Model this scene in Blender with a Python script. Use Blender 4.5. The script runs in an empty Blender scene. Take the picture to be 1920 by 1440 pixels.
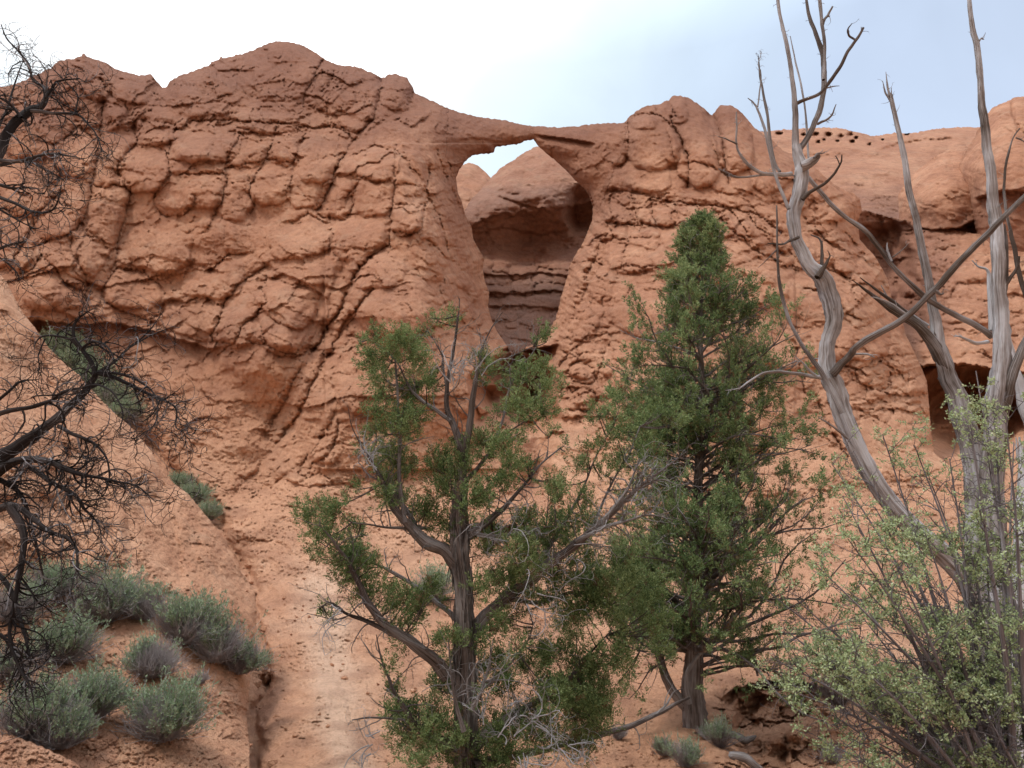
import bpy, math, random
import numpy as np
from mathutils import Vector
S = bpy.context.scene
R = math.radians
# ------------------------------------------------------------ camera
F = 1386.0; PITCH = R(15.0)
cam = bpy.data.cameras.new('camera'); co = bpy.data.objects.new('camera', cam)
S.collection.objects.link(co); S.camera = co
cam.sensor_width = 36; cam.lens = 36*F/1920; cam.clip_end = 3000; cam.clip_start = 0.05
co.location = (0, 0, 0); co.rotation_euler = (R(90)+PITCH, 0, 0)
S.render.resolution_x = 1024; S.render.resolution_y = 768
# ------------------------------------------------------------ sky: thin bright overcast, brightest round the veiled sun
W = bpy.data.worlds.new('World'); S.world = W; W.use_nodes = True
nt = W.node_tree; nt.nodes.clear()
def N(t, **k):
    n = nt.nodes.new(t)
    for a, b in k.items(): setattr(n, a, b)
    return n
SUN_EL, SUN_AZ = 64.0, -108.0        # azimuth from the view direction, negative = left
out = N('ShaderNodeOutputWorld'); bg = N('ShaderNodeBackground')
sky = N('ShaderNodeTexSky', sky_type='NISHITA'); sky.sun_disc = False
sky.sun_elevation = R(SUN_EL); sky.sun_rotation = R(SUN_AZ); sky.air_density = 1.0; sky.dust_density = 2.5
tc = N('ShaderNodeTexCoord')
dot = N('ShaderNodeVectorMath', operation='DOT_PRODUCT')
gaz, gel = R(-26), R(46)
dot.inputs[1].default_value = (math.sin(gaz)*math.cos(gel), math.cos(gaz)*math.cos(gel), math.sin(gel))
nt.links.new(tc.outputs['Generated'], dot.inputs[0])
noi = N('ShaderNodeTexNoise'); noi.inputs['Scale'].default_value = 2.2; noi.inputs['Detail'].default_value = 3
nt.links.new(tc.outputs['Generated'], noi.inputs['Vector'])
add = N('ShaderNodeMath', operation='MULTIPLY_ADD'); add.inputs[1].default_value = 0.05
nt.links.new(noi.outputs['Fac'], add.inputs[0]); nt.links.new(dot.outputs['Value'], add.inputs[2])
ramp = N('ShaderNodeValToRGB'); cr = ramp.color_ramp
cr.elements[0].position = 0.30; cr.elements[0].color = (5.6, 5.5, 5.4, 1)
cr.elements[1].position = 1.0; cr.elements[1].color = (13.5, 13.9, 14.2, 1)
for p, c in ((0.52, (4.7, 5.5, 6.9, 1)), (0.78, (4.8, 5.7, 7.2, 1)), (0.87, (5.3, 6.3, 7.5, 1)), (0.935, (6.2, 7.2, 7.9, 1)), (0.972, (7.4, 8.2, 8.6, 1)), (0.995, (9.4, 9.6, 9.7, 1))):
    e = cr.elements.new(p); e.color = c
nt.links.new(add.outputs[0], ramp.inputs['Fac'])
mix = N('ShaderNodeMix', data_type='RGBA'); mix.inputs[0].default_value = 0.88
nt.links.new(sky.outputs[0], mix.inputs[6]); nt.links.new(ramp.outputs[0], mix.inputs[7])
# an overcast dome is brighter overhead than near the horizon
sepz = N('ShaderNodeSeparateXYZ'); nt.links.new(tc.outputs['Generated'], sepz.inputs[0])
mrz = N('ShaderNodeMapRange'); mrz.inputs['From Min'].default_value = 0.62; mrz.inputs['From Max'].default_value = 1.0; mrz.inputs['To Min'].default_value = 1.0; mrz.inputs['To Max'].default_value = 2.6
nt.links.new(sepz.outputs['Z'], mrz.inputs['Value'])
noc = N('ShaderNodeTexNoise'); noc.inputs['Scale'].default_value = 3.2; noc.inputs['Detail'].default_value = 6; noc.inputs['Distortion'].default_value = 0.6; nt.links.new(tc.outputs['Generated'], noc.inputs['Vector'])
mrc = N('ShaderNodeMapRange'); mrc.inputs['From Min'].default_value = 0.3; mrc.inputs['From Max'].default_value = 0.7; mrc.inputs['To Min'].default_value = 0.93; mrc.inputs['To Max'].default_value = 1.10; nt.links.new(noc.outputs['Fac'], mrc.inputs['Value'])
mul = N('ShaderNodeMath', operation='MULTIPLY'); nt.links.new(mrz.outputs[0], mul.inputs[0]); nt.links.new(mrc.outputs[0], mul.inputs[1])
vs = N('ShaderNodeVectorMath', operation='SCALE'); nt.links.new(mix.outputs[2], vs.inputs[0]); nt.links.new(mul.outputs[0], vs.inputs['Scale'])
nt.links.new(vs.outputs[0], bg.inputs['Color']); bg.inputs['Strength'].default_value = 0.10
nt.links.new(bg.outputs[0], out.inputs['Surface'])
sl = bpy.data.lights.new('sun', 'SUN'); so = bpy.data.objects.new('sun', sl); S.collection.objects.link(so)
sl.energy = 1.5; sl.angle = R(10); sl.color = (1.0, 0.95, 0.88)
L_AZ, L_EL = R(-62), R(64)            # brightest part of the veiled sky as a soft lamp
L_AZ = R(-108)
dv = Vector((math.sin(L_AZ)*math.cos(L_EL), math.cos(L_AZ)*math.cos(L_EL), math.sin(L_EL)))
so.rotation_euler = dv.to_track_quat('Z', 'Y').to_euler()
S.view_settings.view_transform = 'Standard'; S.view_settings.look = 'None'
S.view_settings.gamma = 1; S.view_settings.exposure = 0.5
S.render.engine = 'CYCLES'
S.cycles.max_bounces = 5; S.cycles.diffuse_bounces = 3; S.cycles.transparent_max_bounces = 4

# ------------------------------------------------------------ helpers
COL = S.collection
cp, sp = math.cos(PITCH), math.sin(PITCH)
def P(u, v, Y):
    """point of the place seen at (u, v) of the 1920 px photo, Y metres ahead"""
    u = np.asarray(u, float); v = np.asarray(v, float)
    x = (u-960)/F; y = (720-v)/F
    ry = cp - y*sp; rz = sp + y*cp
    k = np.asarray(Y, float)/ry
    return np.stack([x*k, ry*k, rz*k], -1)
def tag(o, label=None, cat=None, group=None, kind=None):
    if label: o['label'] = label
    if cat: o['category'] = cat
    if group: o['group'] = group
    if kind: o['kind'] = kind
    return o
def empty(name, loc, label, cat, group=None):
    o = bpy.data.objects.new(name, None); COL.objects.link(o); o.location = loc
    o.empty_display_size = 0.2
    return tag(o, label, cat, group)
def mesh(name, V, Fa, mat, parent=None, smooth=True, uv=None, attrs=None):
    V = np.asarray(V, np.float32); Fa = np.asarray(Fa, np.int32)
    if parent is not None: V = V - np.array(parent.location, np.float32)
    me = bpy.data.meshes.new(name); n = Fa.shape[1]
    me.vertices.add(len(V)); me.vertices.foreach_set('co', V.ravel())
    me.loops.add(Fa.size); me.loops.foreach_set('vertex_index', Fa.ravel())
    me.polygons.add(len(Fa)); me.polygons.foreach_set('loop_start', np.arange(len(Fa), dtype=np.int32)*n)
    me.polygons.foreach_set('loop_total', np.full(len(Fa), n, np.int32))
    me.polygons.foreach_set('use_smooth', np.full(len(Fa), smooth))
    if uv is not None:
        l = me.uv_layers.new(name='UVMap'); l.data.foreach_set('uv', np.asarray(uv, np.float32)[Fa.ravel()].ravel())
    for k, a in (attrs or {}).items():
        t = me.attributes.new(k, 'FLOAT', 'POINT'); t.data.foreach_set('value', np.asarray(a, np.float32))
    me.materials.append(mat); me.update(calc_edges=True)
    o = bpy.data.objects.new(name, me); COL.objects.link(o)
    if parent is not None: o.parent = parent
    return o
# ---- noise
_rng = np.random.RandomState(7); _perm = _rng.permutation(4096)
_ang = _rng.rand(4096)*2*np.pi; _gx = np.cos(_ang); _gy = np.sin(_ang)
def _h(ix, iy, s): return _perm[(_perm[(ix + s*131) & 4095] + iy) & 4095]
def pn(x, y, s=0):
    ix = np.floor(x).astype(np.int64); iy = np.floor(y).astype(np.int64); fx = x-ix; fy = y-iy
    sx = fx*fx*fx*(fx*(fx*6-15)+10); sy = fy*fy*fy*(fy*(fy*6-15)+10)
    def g(a, b):
        h = _h(ix+a, iy+b, s); return _gx[h]*(fx-a) + _gy[h]*(fy-b)
    a = g(0,0); a = a + sx*(g(1,0)-a); b = g(0,1); b = b + sx*(g(1,1)-b)
    return (a + sy*(b-a))*1.5
def fbm(x, y, s=0, o=4, g=0.5):
    r = 0; a = 1
    for i in range(o):
        r = r + a*pn(x*2**i + 17.3*i, y*2**i - 9.1*i, s+i); a *= g
    return r
def ridged(x, y, s=0, o=4):
    r = 0; a = 1
    for i in range(o):
        r = r + a*(1-np.abs(pn(x*2**i+3.7*i, y*2**i+5.1*i, s+i))*2); a *= 0.5
    return r/2
def worley(x, y, s=0, jit=0.8):
    """F1, F2-F1 edge distance, cell id value"""
    ix = np.floor(x).astype(np.int64); iy = np.floor(y).astype(np.int64)
    f1 = np.full(x.shape, 9.0); f2 = np.full(x.shape, 9.0); cid = np.zeros(x.shape)
    for a in (-1,0,1):
        for b in (-1,0,1):
            h = _h(ix+a, iy+b, s)
            px = ix+a+0.5+jit*(_ang[h]/(2*np.pi)-0.5); py = iy+b+0.5+jit*(_ang[(h*7+13)&4095]/(2*np.pi)-0.5)
            d = np.sqrt((px-x)**2 + (py-y)**2)
            n = d < f1
            f2 = np.where(n, f1, np.minimum(f2, d)); f1 = np.where(n, d, f1); cid = np.where(n, _ang[(h*3+5)&4095]/(2*np.pi), cid)
    return f1, f2-f1, cid
def facet(x, y, s=0, jit=0.9):
    """random leaning plane in every cell; returns height and edge distance"""
    ix = np.floor(x).astype(np.int64); iy = np.floor(y).astype(np.int64)
    f1 = np.full(x.shape, 9.0); f2 = np.full(x.shape, 9.0); hh = np.zeros(x.shape)
    for a in (-1,0,1):
        for b in (-1,0,1):
            h = _h(ix+a, iy+b, s)
            dx = x-(ix+a+0.5+jit*(_ang[h]/(2*np.pi)-0.5)); dy = y-(iy+b+0.5+jit*(_ang[(h*7+13)&4095]/(2*np.pi)-0.5))
            d = np.sqrt(dx*dx+dy*dy); n = d < f1; q = (h*11+7)&4095
            f2 = np.where(n, f1, np.minimum(f2, d)); f1 = np.where(n, d, f1)
            hh = np.where(n, 0.8*_gx[q]*dx + (0.5*_gy[q]-0.55)*dy + 0.5*(_ang[(h*5+3)&4095]/(2*np.pi)-0.5), hh)
    return hh, f2-f1
def ss(a, b, x):
    t = np.clip((x-a)/(b-a), 0, 1); return t*t*(3-2*t)
def seg_dist(U, Vv, poly, closed=False, maxd=None):
    """distance of every grid point to a polyline"""
    d = np.full(U.shape, 1e6); pts = list(poly)
    if closed: pts = pts + [pts[0]]
    for (x0, y0), (x1, y1) in zip(pts[:-1], pts[1:]):
        if maxd is not None:
            ub = (US >= min(x0,x1)-maxd) & (US <= max(x0,x1)+maxd); vb = (VS >= min(y0,y1)-maxd) & (VS <= max(y0,y1)+maxd)
            iu = np.nonzero(ub)[0]; iv = np.nonzero(vb)[0]
            if not len(iu) or not len(iv): continue
            sl_ = (slice(iv[0], iv[-1]+1), slice(iu[0], iu[-1]+1))
        else: sl_ = (slice(None), slice(None))
        a = U[sl_]; b = Vv[sl_]; dx, dy = x1-x0, y1-y0; L = dx*dx+dy*dy+1e-9
        t = np.clip(((a-x0)*dx+(b-y0)*dy)/L, 0, 1)
        d[sl_] = np.minimum(d[sl_], np.hypot(a-x0-t*dx, b-y0-t*dy))
    return d
def inside(U, Vv, poly):
    r = np.zeros(U.shape, bool); n = len(poly)
    for i in range(n):
        x0, y0 = poly[i]; x1, y1 = poly[(i+1) % n]
        if y0 == y1: continue
        c = ((y0 > Vv) != (y1 > Vv)) & (U < (x1-x0)*(Vv-y0)/(y1-y0)+x0); r ^= c
    return r
def tps(pts, U, Vv):
    """smooth surface through (u, v, value) points, evaluated coarsely and upsampled"""
    p = np.array(pts, float); X = p[:, :2]/400.0; n = len(p)
    def phi(r2): return r2*np.log(r2+1e-9)
    D = ((X[:,None]-X[None])**2).sum(-1); A = np.zeros((n+3, n+3)); A[:n,:n] = phi(D)+np.eye(n)*0.004
    A[:n,n] = 1; A[:n,n+1:] = X; A[n,:n] = 1; A[n+1:,:n] = X.T
    w = np.linalg.solve(A, np.r_[p[:,2], 0, 0, 0])
    cu = np.linspace(U.min(), U.max(), 140); cv = np.linspace(Vv.min(), Vv.max(), 120)
    GU, GV = np.meshgrid(cu/400, cv/400); Z = w[n] + w[n+1]*GU + w[n+2]*GV
    for i in range(n): Z += w[i]*phi((GU-X[i,0])**2+(GV-X[i,1])**2)
    fu = (U-cu[0])/(cu[1]-cu[0]); fv = (Vv-cv[0])/(cv[1]-cv[0])
    i = np.clip(fu.astype(int), 0, 138); j = np.clip(fv.astype(int), 0, 118); a = fu-i; b = fv-j
    return (Z[j,i]*(1-a)+Z[j,i+1]*a)*(1-b) + (Z[j+1,i]*(1-a)+Z[j+1,i+1]*a)*b
def snap(U, Vv, m, polys, tol=4.2):
    """move the rim vertices of a masked sheet onto its outline, with a little roughness"""
    f = m[:-1,:-1] & m[1:,:-1] & m[1:,1:] & m[:-1,1:]
    vn = np.zeros(U.shape, int)
    for a, b in ((0,0),(1,0),(1,1),(0,1)): vn[a:a+f.shape[0], b:b+f.shape[1]] += f
    rim = (vn > 0) & (vn < 4); rim[0] = rim[-1] = False; rim[:,0] = rim[:,-1] = False
    x = U[rim]; y = Vv[rim]; bd = np.full(x.shape, 1e9); bx = x.copy(); by = y.copy()
    for (pts, cl) in polys:
        pts = list(pts) + ([pts[0]] if cl else [])
        for (x0, y0), (x1, y1) in zip(pts[:-1], pts[1:]):
            dx, dy = x1-x0, y1-y0; L = dx*dx+dy*dy+1e-9; t = np.clip(((x-x0)*dx+(y-y0)*dy)/L, 0, 1)
            qx = x0+t*dx; qy = y0+t*dy; d = np.hypot(x-qx, y-qy); k = d < bd
            bd = np.where(k, d, bd); bx = np.where(k, qx, bx); by = np.where(k, qy, by)
    k = bd < tol; n = 1.6*fbm(x/9, y/9, 611, 3, 0.6)
    U2 = U.copy(); V2 = Vv.copy(); U2[rim] = np.where(k, bx+0.4*n, x); V2[rim] = np.where(k, by+n, y)
    return U2, V2
def grid_mesh(name, U, Vv, Y, face_ok, mat, attrs=None, skirt=0.0, skirt_in=None, thick=None):
    nv, nu = U.shape; idx = np.arange(nv*nu).reshape(nv, nu)
    q = np.stack([idx[:-1,:-1], idx[1:,:-1], idx[1:,1:], idx[:-1,1:]], -1)[face_ok].reshape(-1, 4)
    used = np.unique(q); rem = np.full(nv*nu, -1); rem[used] = np.arange(len(used)); q = rem[q]
    V = P(U, Vv, Y).reshape(-1, 3)[used]
    at = {k: a.ravel()[used] for k, a in (attrs or {}).items()}
    if skirt or thick is not None:
        e = np.concatenate([q[:,[0,1]], q[:,[1,2]], q[:,[2,3]], q[:,[3,0]]])
        key = np.sort(e, 1); k1 = key[:,0].astype(np.int64)*len(V)+key[:,1]
        un, inv, cnt = np.unique(k1, return_inverse=True, return_counts=True)
        be = e[cnt[inv] == 1]
        if thick is not None:      # a solid: back sheet joined along the rim
            k = len(V); Yb = (Y + thick)
            Vb = P(U, Vv, Yb).reshape(-1, 3)[used]
            V = np.concatenate([V, Vb]); q2 = q[:, ::-1] + k
            br = np.stack([be[:,0], be[:,0]+k, be[:,1]+k, be[:,1]], 1)
            q = np.concatenate([q, q2, br])
            at = {kk: np.concatenate([a, a]) for kk, a in at.items()}
        else:
            bv = np.unique(be); m = np.full(len(V), -1); m[bv] = len(V)+np.arange(len(bv))
            Vb = V[bv]*(1+skirt); V = np.concatenate([V, Vb])
            br = np.stack([be[:,0], m[be[:,0]], m[be[:,1]], be[:,1]], 1)
            q = np.concatenate([q, br]); at = {kk: np.concatenate([a, a[bv]]) for kk, a in at.items()}
    return mesh(name, V, q, mat, attrs=at)

# ------------------------------------------------------------ materials
def new_mat(name):
    m = bpy.data.materials.new(name); m.use_nodes = True; t = m.node_tree; t.nodes.clear()
    o = t.nodes.new('ShaderNodeOutputMaterial'); b = t.nodes.new('ShaderNodeBsdfPrincipled')
    t.links.new(b.outputs[0], o.inputs[0]); b.inputs['Roughness'].default_value = 0.95
    b.inputs['Specular IOR Level'].default_value = 0.15
    return m, t, b, o
def tn(t, ty, ins=None, **k):
    n = t.nodes.new(ty)
    for a, b in k.items(): setattr(n, a, b)
    for a, b in (ins or {}).items():
        if isinstance(b, bpy.types.NodeSocket): t.links.new(b, n.inputs[a])
        else: n.inputs[a].default_value = b
    return n
def cramp(t, fac, stops):
    n = t.nodes.new('ShaderNodeValToRGB'); r = n.color_ramp
    while len(r.elements) < len(stops): r.elements.new(0.5)
    for e, (p, c) in zip(r.elements, stops): e.position = p; e.color = (c[0], c[1], c[2], 1)
    t.links.new(fac, n.inputs[0]); return n.outputs[0]
def mixc(t, f, a, b, mode='MIX'):
    n = t.nodes.new('ShaderNodeMix'); n.data_type = 'RGBA'; n.blend_type = mode
    for i, x in ((0, f), (6, a), (7, b)):
        if isinstance(x, bpy.types.NodeSocket): t.links.new(x, n.inputs[i])
        else: n.inputs[i].default_value = x if i == 0 else (x[0], x[1], x[2], 1)
    return n.outputs[2]
def rock_mat(name, c_lo, c_mid, c_hi, dark, scale=1.0, bump=0.05, crack=0.0, zone=True, fine=1.0, soil=False):
    """sandstone: zone attribute picks between weathered slope colour and bare varnished rock, or recess shade put into the colour"""
    m, t, b, o = new_mat(name)
    g = tn(t, 'ShaderNodeNewGeometry'); pos = g.outputs['Position']
    n1 = tn(t, 'ShaderNodeTexNoise', {'Vector': pos, 'Scale': 0.35*scale, 'Detail': 6.0, 'Roughness': 0.6})
    n2 = tn(t, 'ShaderNodeTexNoise', {'Vector': pos, 'Scale': 3.0*scale, 'Detail': 8.0, 'Roughness': 0.7})
    n3 = tn(t, 'ShaderNodeTexNoise', {'Vector': pos, 'Scale': 22*scale*fine, 'Detail': 6.0, 'Roughness': 0.75})
    mp = tn(t, 'ShaderNodeMapping', {'Vector': pos, 'Scale': (0.7*scale, 0.7*scale, 5.0*scale)})
    n4 = tn(t, 'ShaderNodeTexNoise', {'Vector': mp.outputs[0], 'Scale': 1.0, 'Detail': 5.0, 'Roughness': 0.6})
    c1 = cramp(t, n1.outputs['Fac'], [(0.36, c_lo), (0.5, c_mid), (0.64, c_hi)])
    c2 = cramp(t, n2.outputs['Fac'], [(0.25, (0.72, 0.69, 0.67)), (0.5, (1, 1, 1)), (0.75, (1.16, 1.16, 1.15))])
    n5 = tn(t, 'ShaderNodeTexNoise', {'Vector': pos, 'Scale': 0.9*scale, 'Detail': 7.0, 'Roughness': 0.62, 'Distortion': 0.7})
    mp5 = tn(t, 'ShaderNodeMapping', {'Vector': pos, 'Scale': (1.6*scale, 1.6*scale, 0.16*scale)})
    n6 = tn(t, 'ShaderNodeTexNoise', {'Vector': mp5.outputs[0], 'Scale': 1.0, 'Detail': 6.0, 'Roughness': 0.65})
    g5 = tn(t, 'ShaderNodeMapRange', {'Value': n5.outputs['Fac'], 'From Min': 0.52, 'From Max': 0.68, 'To Min': 0.0, 'To Max': 0.5})
    c1 = mixc(t, g5.outputs[0], c1, (0.47, 0.29, 0.19))
    g6 = tn(t, 'ShaderNodeMapRange', {'Value': n6.outputs['Fac'], 'From Min': 0.54, 'From Max': 0.72, 'To Min': 0.0, 'To Max': 0.55})
    c1 = mixc(t, g6.outputs[0], c1, dark)
    if soil:
        sa = tn(t, 'ShaderNodeAttribute', attribute_name='soil'); pa = tn(t, 'ShaderNodeAttribute', attribute_name='pale')
        c1 = mixc(t, sa.outputs['Fac'], c1, cramp(t, n1.outputs['Fac'], [(0.3, (0.51,0.262,0.153)), (0.5, (0.575,0.307,0.183)), (0.72, (0.63,0.365,0.228))]))
        c1 = mixc(t, pa.outputs['Fac'], c1, (0.68,0.44,0.30))
    c = mixc(t, 1.0, c1, c2, 'MULTIPLY')
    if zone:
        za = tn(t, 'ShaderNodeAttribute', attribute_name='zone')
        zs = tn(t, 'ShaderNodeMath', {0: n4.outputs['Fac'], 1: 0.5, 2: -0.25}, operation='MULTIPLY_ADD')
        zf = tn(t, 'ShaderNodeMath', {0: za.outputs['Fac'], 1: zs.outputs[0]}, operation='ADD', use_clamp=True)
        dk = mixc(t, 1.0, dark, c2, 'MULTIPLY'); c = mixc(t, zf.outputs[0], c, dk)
    c3 = cramp(t, n3.outputs['Fac'], [(0.28, (0.76, 0.73, 0.71)), (0.5, (1, 1, 1)), (0.72, (1.15, 1.15, 1.15))])
    c = mixc(t, 0.8, c, c3, 'MULTIPLY')
    t.links.new(c, b.inputs['Base Color'])
    bm = tn(t, 'ShaderNodeBump', {'Height': n2.outputs['Fac'], 'Distance': bump*3, 'Strength': 0.8})
    bm2 = tn(t, 'ShaderNodeBump', {'Height': n3.outputs['Fac'], 'Distance': bump, 'Strength': 0.9, 'Normal': bm.outputs[0]})
    last = bm2
    if crack:
        wv = tn(t, 'ShaderNodeTexNoise', {'Vector': pos, 'Scale': 3*scale, 'Detail': 3.0})
        wp = mixc(t, 0.08, pos, wv.outputs['Color'], 'ADD')
        vo = tn(t, 'ShaderNodeTexVoronoi', {'Vector': wp, 'Scale': 6.0*scale}, feature='DISTANCE_TO_EDGE')
        mr = tn(t, 'ShaderNodeMapRange', {'Value': vo.outputs['Distance'], 'From Min': 0.0, 'From Max': 0.07, 'To Min': 0.0, 'To Max': 1.0})
        last = tn(t, 'ShaderNodeBump', {'Height': mr.outputs[0], 'Distance': crack, 'Strength': 0.6, 'Normal': bm2.outputs[0]})
    t.links.new(last.outputs[0], b.inputs['Normal'])
    return m
M_CLIFF = rock_mat('cliff_sandstone', (0.38,0.182,0.108), (0.45,0.222,0.131), (0.52,0.275,0.167), (0.265,0.125,0.08), 1.0, 0.05, soil=True)
M_SLOPE = rock_mat('slope_clay', (0.51,0.262,0.153), (0.575,0.307,0.183), (0.62,0.355,0.22), (0.46,0.22,0.13), 2.0, 0.03, crack=0.02)
M_SPUR = rock_mat('spur_clay', (0.52,0.267,0.156), (0.585,0.314,0.188), (0.64,0.37,0.232), (0.44,0.20,0.118), 2.6, 0.02, crack=0.02)
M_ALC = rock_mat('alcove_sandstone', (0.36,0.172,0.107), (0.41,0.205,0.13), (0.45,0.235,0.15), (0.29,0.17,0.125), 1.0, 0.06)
M_FAR = rock_mat('far_sandstone', (0.41,0.20,0.123), (0.46,0.235,0.145), (0.51,0.275,0.172), (0.29,0.15,0.102), 0.5, 0.10)
# ------------------------------------------------------------ grid of the main sheet (cliff + slope)
def axis(lo, a, b, hi, fine, coarse):
    return np.concatenate([np.arange(lo, a, coarse), np.arange(a, b, fine), np.arange(b, hi+coarse, coarse)])
US = axis(-420, -30, 1950, 2400, 2.1, 10.0); VS = axis(56, 60, 1460, 2600, 2.1, 14.0)
U, V = np.meshgrid(US, VS)
TOP = [(-440,230),(-250,190),(-120,210),(-60,180),(0,163),(30,158),(60,143),(95,128),(110,114),(135,110),(152,106),(156,97),(163,106),(180,112),(198,117),
 (215,128),(235,135),(262,141),(283,139),(292,150),(305,164),(312,163),(325,147),(345,139),(378,127),(392,122),(397,115),(410,113),(414,104),(418,110),(440,104),(462,99),(480,91),
 (505,80),(522,77),(545,79),(566,84),(590,98),(612,113),(635,122),(665,124),(690,133),(714,145),(722,144),(731,139),(741,137),(752,143),(763,144),(768,155),(774,163),(777,173),(790,180),
 (812,190),(835,201),(860,210),(895,219),(925,223),(950,226),(975,233),(1000,237),(1035,238),(1060,239),(1085,236),(1110,233),(1140,231),(1170,230),
 (1180,219),(1200,204),(1220,197),(1235,196),(1250,190),(1262,181),(1275,179),(1292,184),(1308,194),(1322,205),(1335,217),(1342,206),(1352,198),(1368,197),(1382,204),(1398,219),(1415,240),(1432,250),
 (1450,265),(1470,284),(1490,290),(1508,306),(1530,316),(1555,338),(1575,352),(1600,362),(1612,372),(1616,395),(1608,415),(1612,450),(1640,480),(1655,505),(1664,523),
 (1672,560),(1690,590),(1697,625),(1712,655),(1728,690),(1738,715),(1742,760),(1745,800),(1752,850),(1790,880),(1850,905),(1930,915),(2420,925)]
HOLE = [(855,333),(862,318),(872,303),(885,292),(900,289),(915,288),(925,286),(929,277),(934,275),(955,272),(975,269),(990,263),(1000,261),(1006,270),(1020,284),(1040,300),(1060,318),(1078,338),(1095,352),(1105,367),
 (1112,388),(1110,412),(1100,440),(1088,465),(1078,480),(1066,500),(1066,515),(1055,545),(1048,575),(1042,598),(1034,612),(1030,630),(1012,634),(1004,648),(986,650),(974,662),(958,660),(946,642),(932,622),(922,600),(915,575),(918,550),
 (910,530),(905,505),(908,485),(898,468),(888,450),(884,425),(872,402),(866,378),(858,360)]
mask = inside(U, V, TOP + [(2420,2700),(-440,2700)]) & ~inside(U, V, HOLE)
dT = seg_dist(U, V, TOP, maxd=150); dH = seg_dist(U, V, HOLE, closed=True, maxd=150)
CP = []
def row(v, *uy): CP.extend((uy[i], v, uy[i+1]) for i in range(0, len(uy), 2))
row(100, 0,37, 160,38, 520,39.5, 740,39, 1000,39.5, 1270,40, 1600,39, 2300,40)
row(200, 0,35.5, 150,35.5, 300,36, 500,36, 650,36.5, 740,36, 860,38.6, 1000,38.6, 1120,38.4, 1200,38, 1300,38, 1370,37.6, 1600,38)
row(300, -300,33, 0,33.5, 150,33, 300,33.3, 500,33, 650,32.6, 780,33, 850,36.5, 1100,38, 1180,37.2, 1300,36, 1450,35.5, 1560,35.5, 2300,36)
row(420, 0,31, 200,31.3, 400,31.6, 600,31.2, 740,30.3, 830,32, 890,36, 1110,36.2, 1200,34, 1350,33, 1500,32.8, 1620,35)
row(520, 0,29.4, 200,30, 400,30.3, 560,29.2, 640,29.6, 720,28.6, 800,29.4, 880,33.6, 920,36, 1060,34.8, 1130,32.6, 1250,31, 1400,30, 1550,30.2, 1660,33)
row(600, -300,28, 0,28.4, 100,28.7, 200,29, 400,28.8, 500,27.6, 600,28.4, 680,26.9, 760,26.9, 850,28.6, 930,33.2, 1040,33, 1100,30.6, 1200,29, 1400,28.2, 1600,28.9, 1700,32)
row(690, -300,27, 100,28.6, 200,28.8, 380,28.2, 470,26.5, 560,27, 640,26.2, 750,25.7, 850,26.2, 930,28.3, 1050,28.8, 1120,27.6, 1200,27.0, 1400,26.6, 1600,27.2, 1730,30)
row(780, -300,26, 200,27.6, 350,27.0, 470,26.0, 540,26.1, 600,25.0, 750,24.7, 850,25.1, 950,26.7, 1050,26.8, 1150,25.7, 1300,25.3, 1500,24.9, 1600,25.2, 1740,27.5, 1900,29)
row(880, 300,25.6, 420,25.3, 500,24.8, 600,23.9, 700,23.9, 850,24.5, 1000,24.8, 1150,24.1, 1400,23.3, 1600,23.3, 1750,24.5, 1900,25.5, 2300,26)
row(980, -300,22, 400,22.3, 500,21.6, 600,21.3, 800,21.5, 1000,21.9, 1300,20.8, 1600,20.2, 1900,21.5)
row(1100, 300,17.6, 480,17.6, 600,17.3, 800,17.3, 1000,17.4, 1300,16.3, 1600,15.4, 1900,15)
row(1200, -300,13.8, 500,13.9, 1000,13.9, 1300,12.9, 1600,12.0, 1900,11.3, 2300,11)
row(1300, 480,10.9, 700,10.7, 1000,10.5, 1300,10.4, 1600,9.4, 1900,9)
row(1370, -300,9.3, 480,9.2, 700,9.1, 1000,9.1, 1300,8.9, 1600,8.2, 1900,8)
row(1440, 480,7.9, 700,7.7, 1000,7.7, 1300,7.6, 1600,7.3, 1900,7)
row(1600, -300,5.6, 600,5.55, 1300,5.5, 2300,5.3)
row(1900, -300,3.9, 960,3.9, 2300,3.8)
row(2600, -300,2.35, 960,2.35, 2300,2.3)
Y0 = tps(CP, U, V)
Dpx = np.zeros(U.shape)          # detail, in pixels of depth (scaled by Y/F below)
slope = ss(840, 930, V + 25*pn(U/90, V/90, 40))          # 0 on the cliff, 1 on the clay slope
cliffw = 1-slope
# rounding towards the sky line and round the opening
def rnd(d, w): return 1-np.sqrt(np.clip(1-(1-np.clip(d/w, 0, 1))**2, 0, 1))
Dpx += 85*rnd(dT, 60)*(1-ss(830, 900, V)) + 60*rnd(dH, 55) + 75*rnd(dH, 85)*(U < 985)*ss(330, 420, V)
warpu = 9*fbm(U/70, V/70, 50, 3); warpv = 9*fbm(U/70, V/70, 60, 3)
UW = U + warpu*0.45 + 2.5*fbm(U/14, V/14, 71, 2); VW = V + warpv*0.45 + 2.5*fbm(U/14, V/14, 81, 2)
UF = U + 2.6*fbm(U/10, V/10, 91, 3, .6) + 3*pn(U/26, V/26, 93); VF = V + 2.6*fbm(U/10, V/10, 96, 3, .6) + 3*pn(U/26, V/26, 98)
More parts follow.
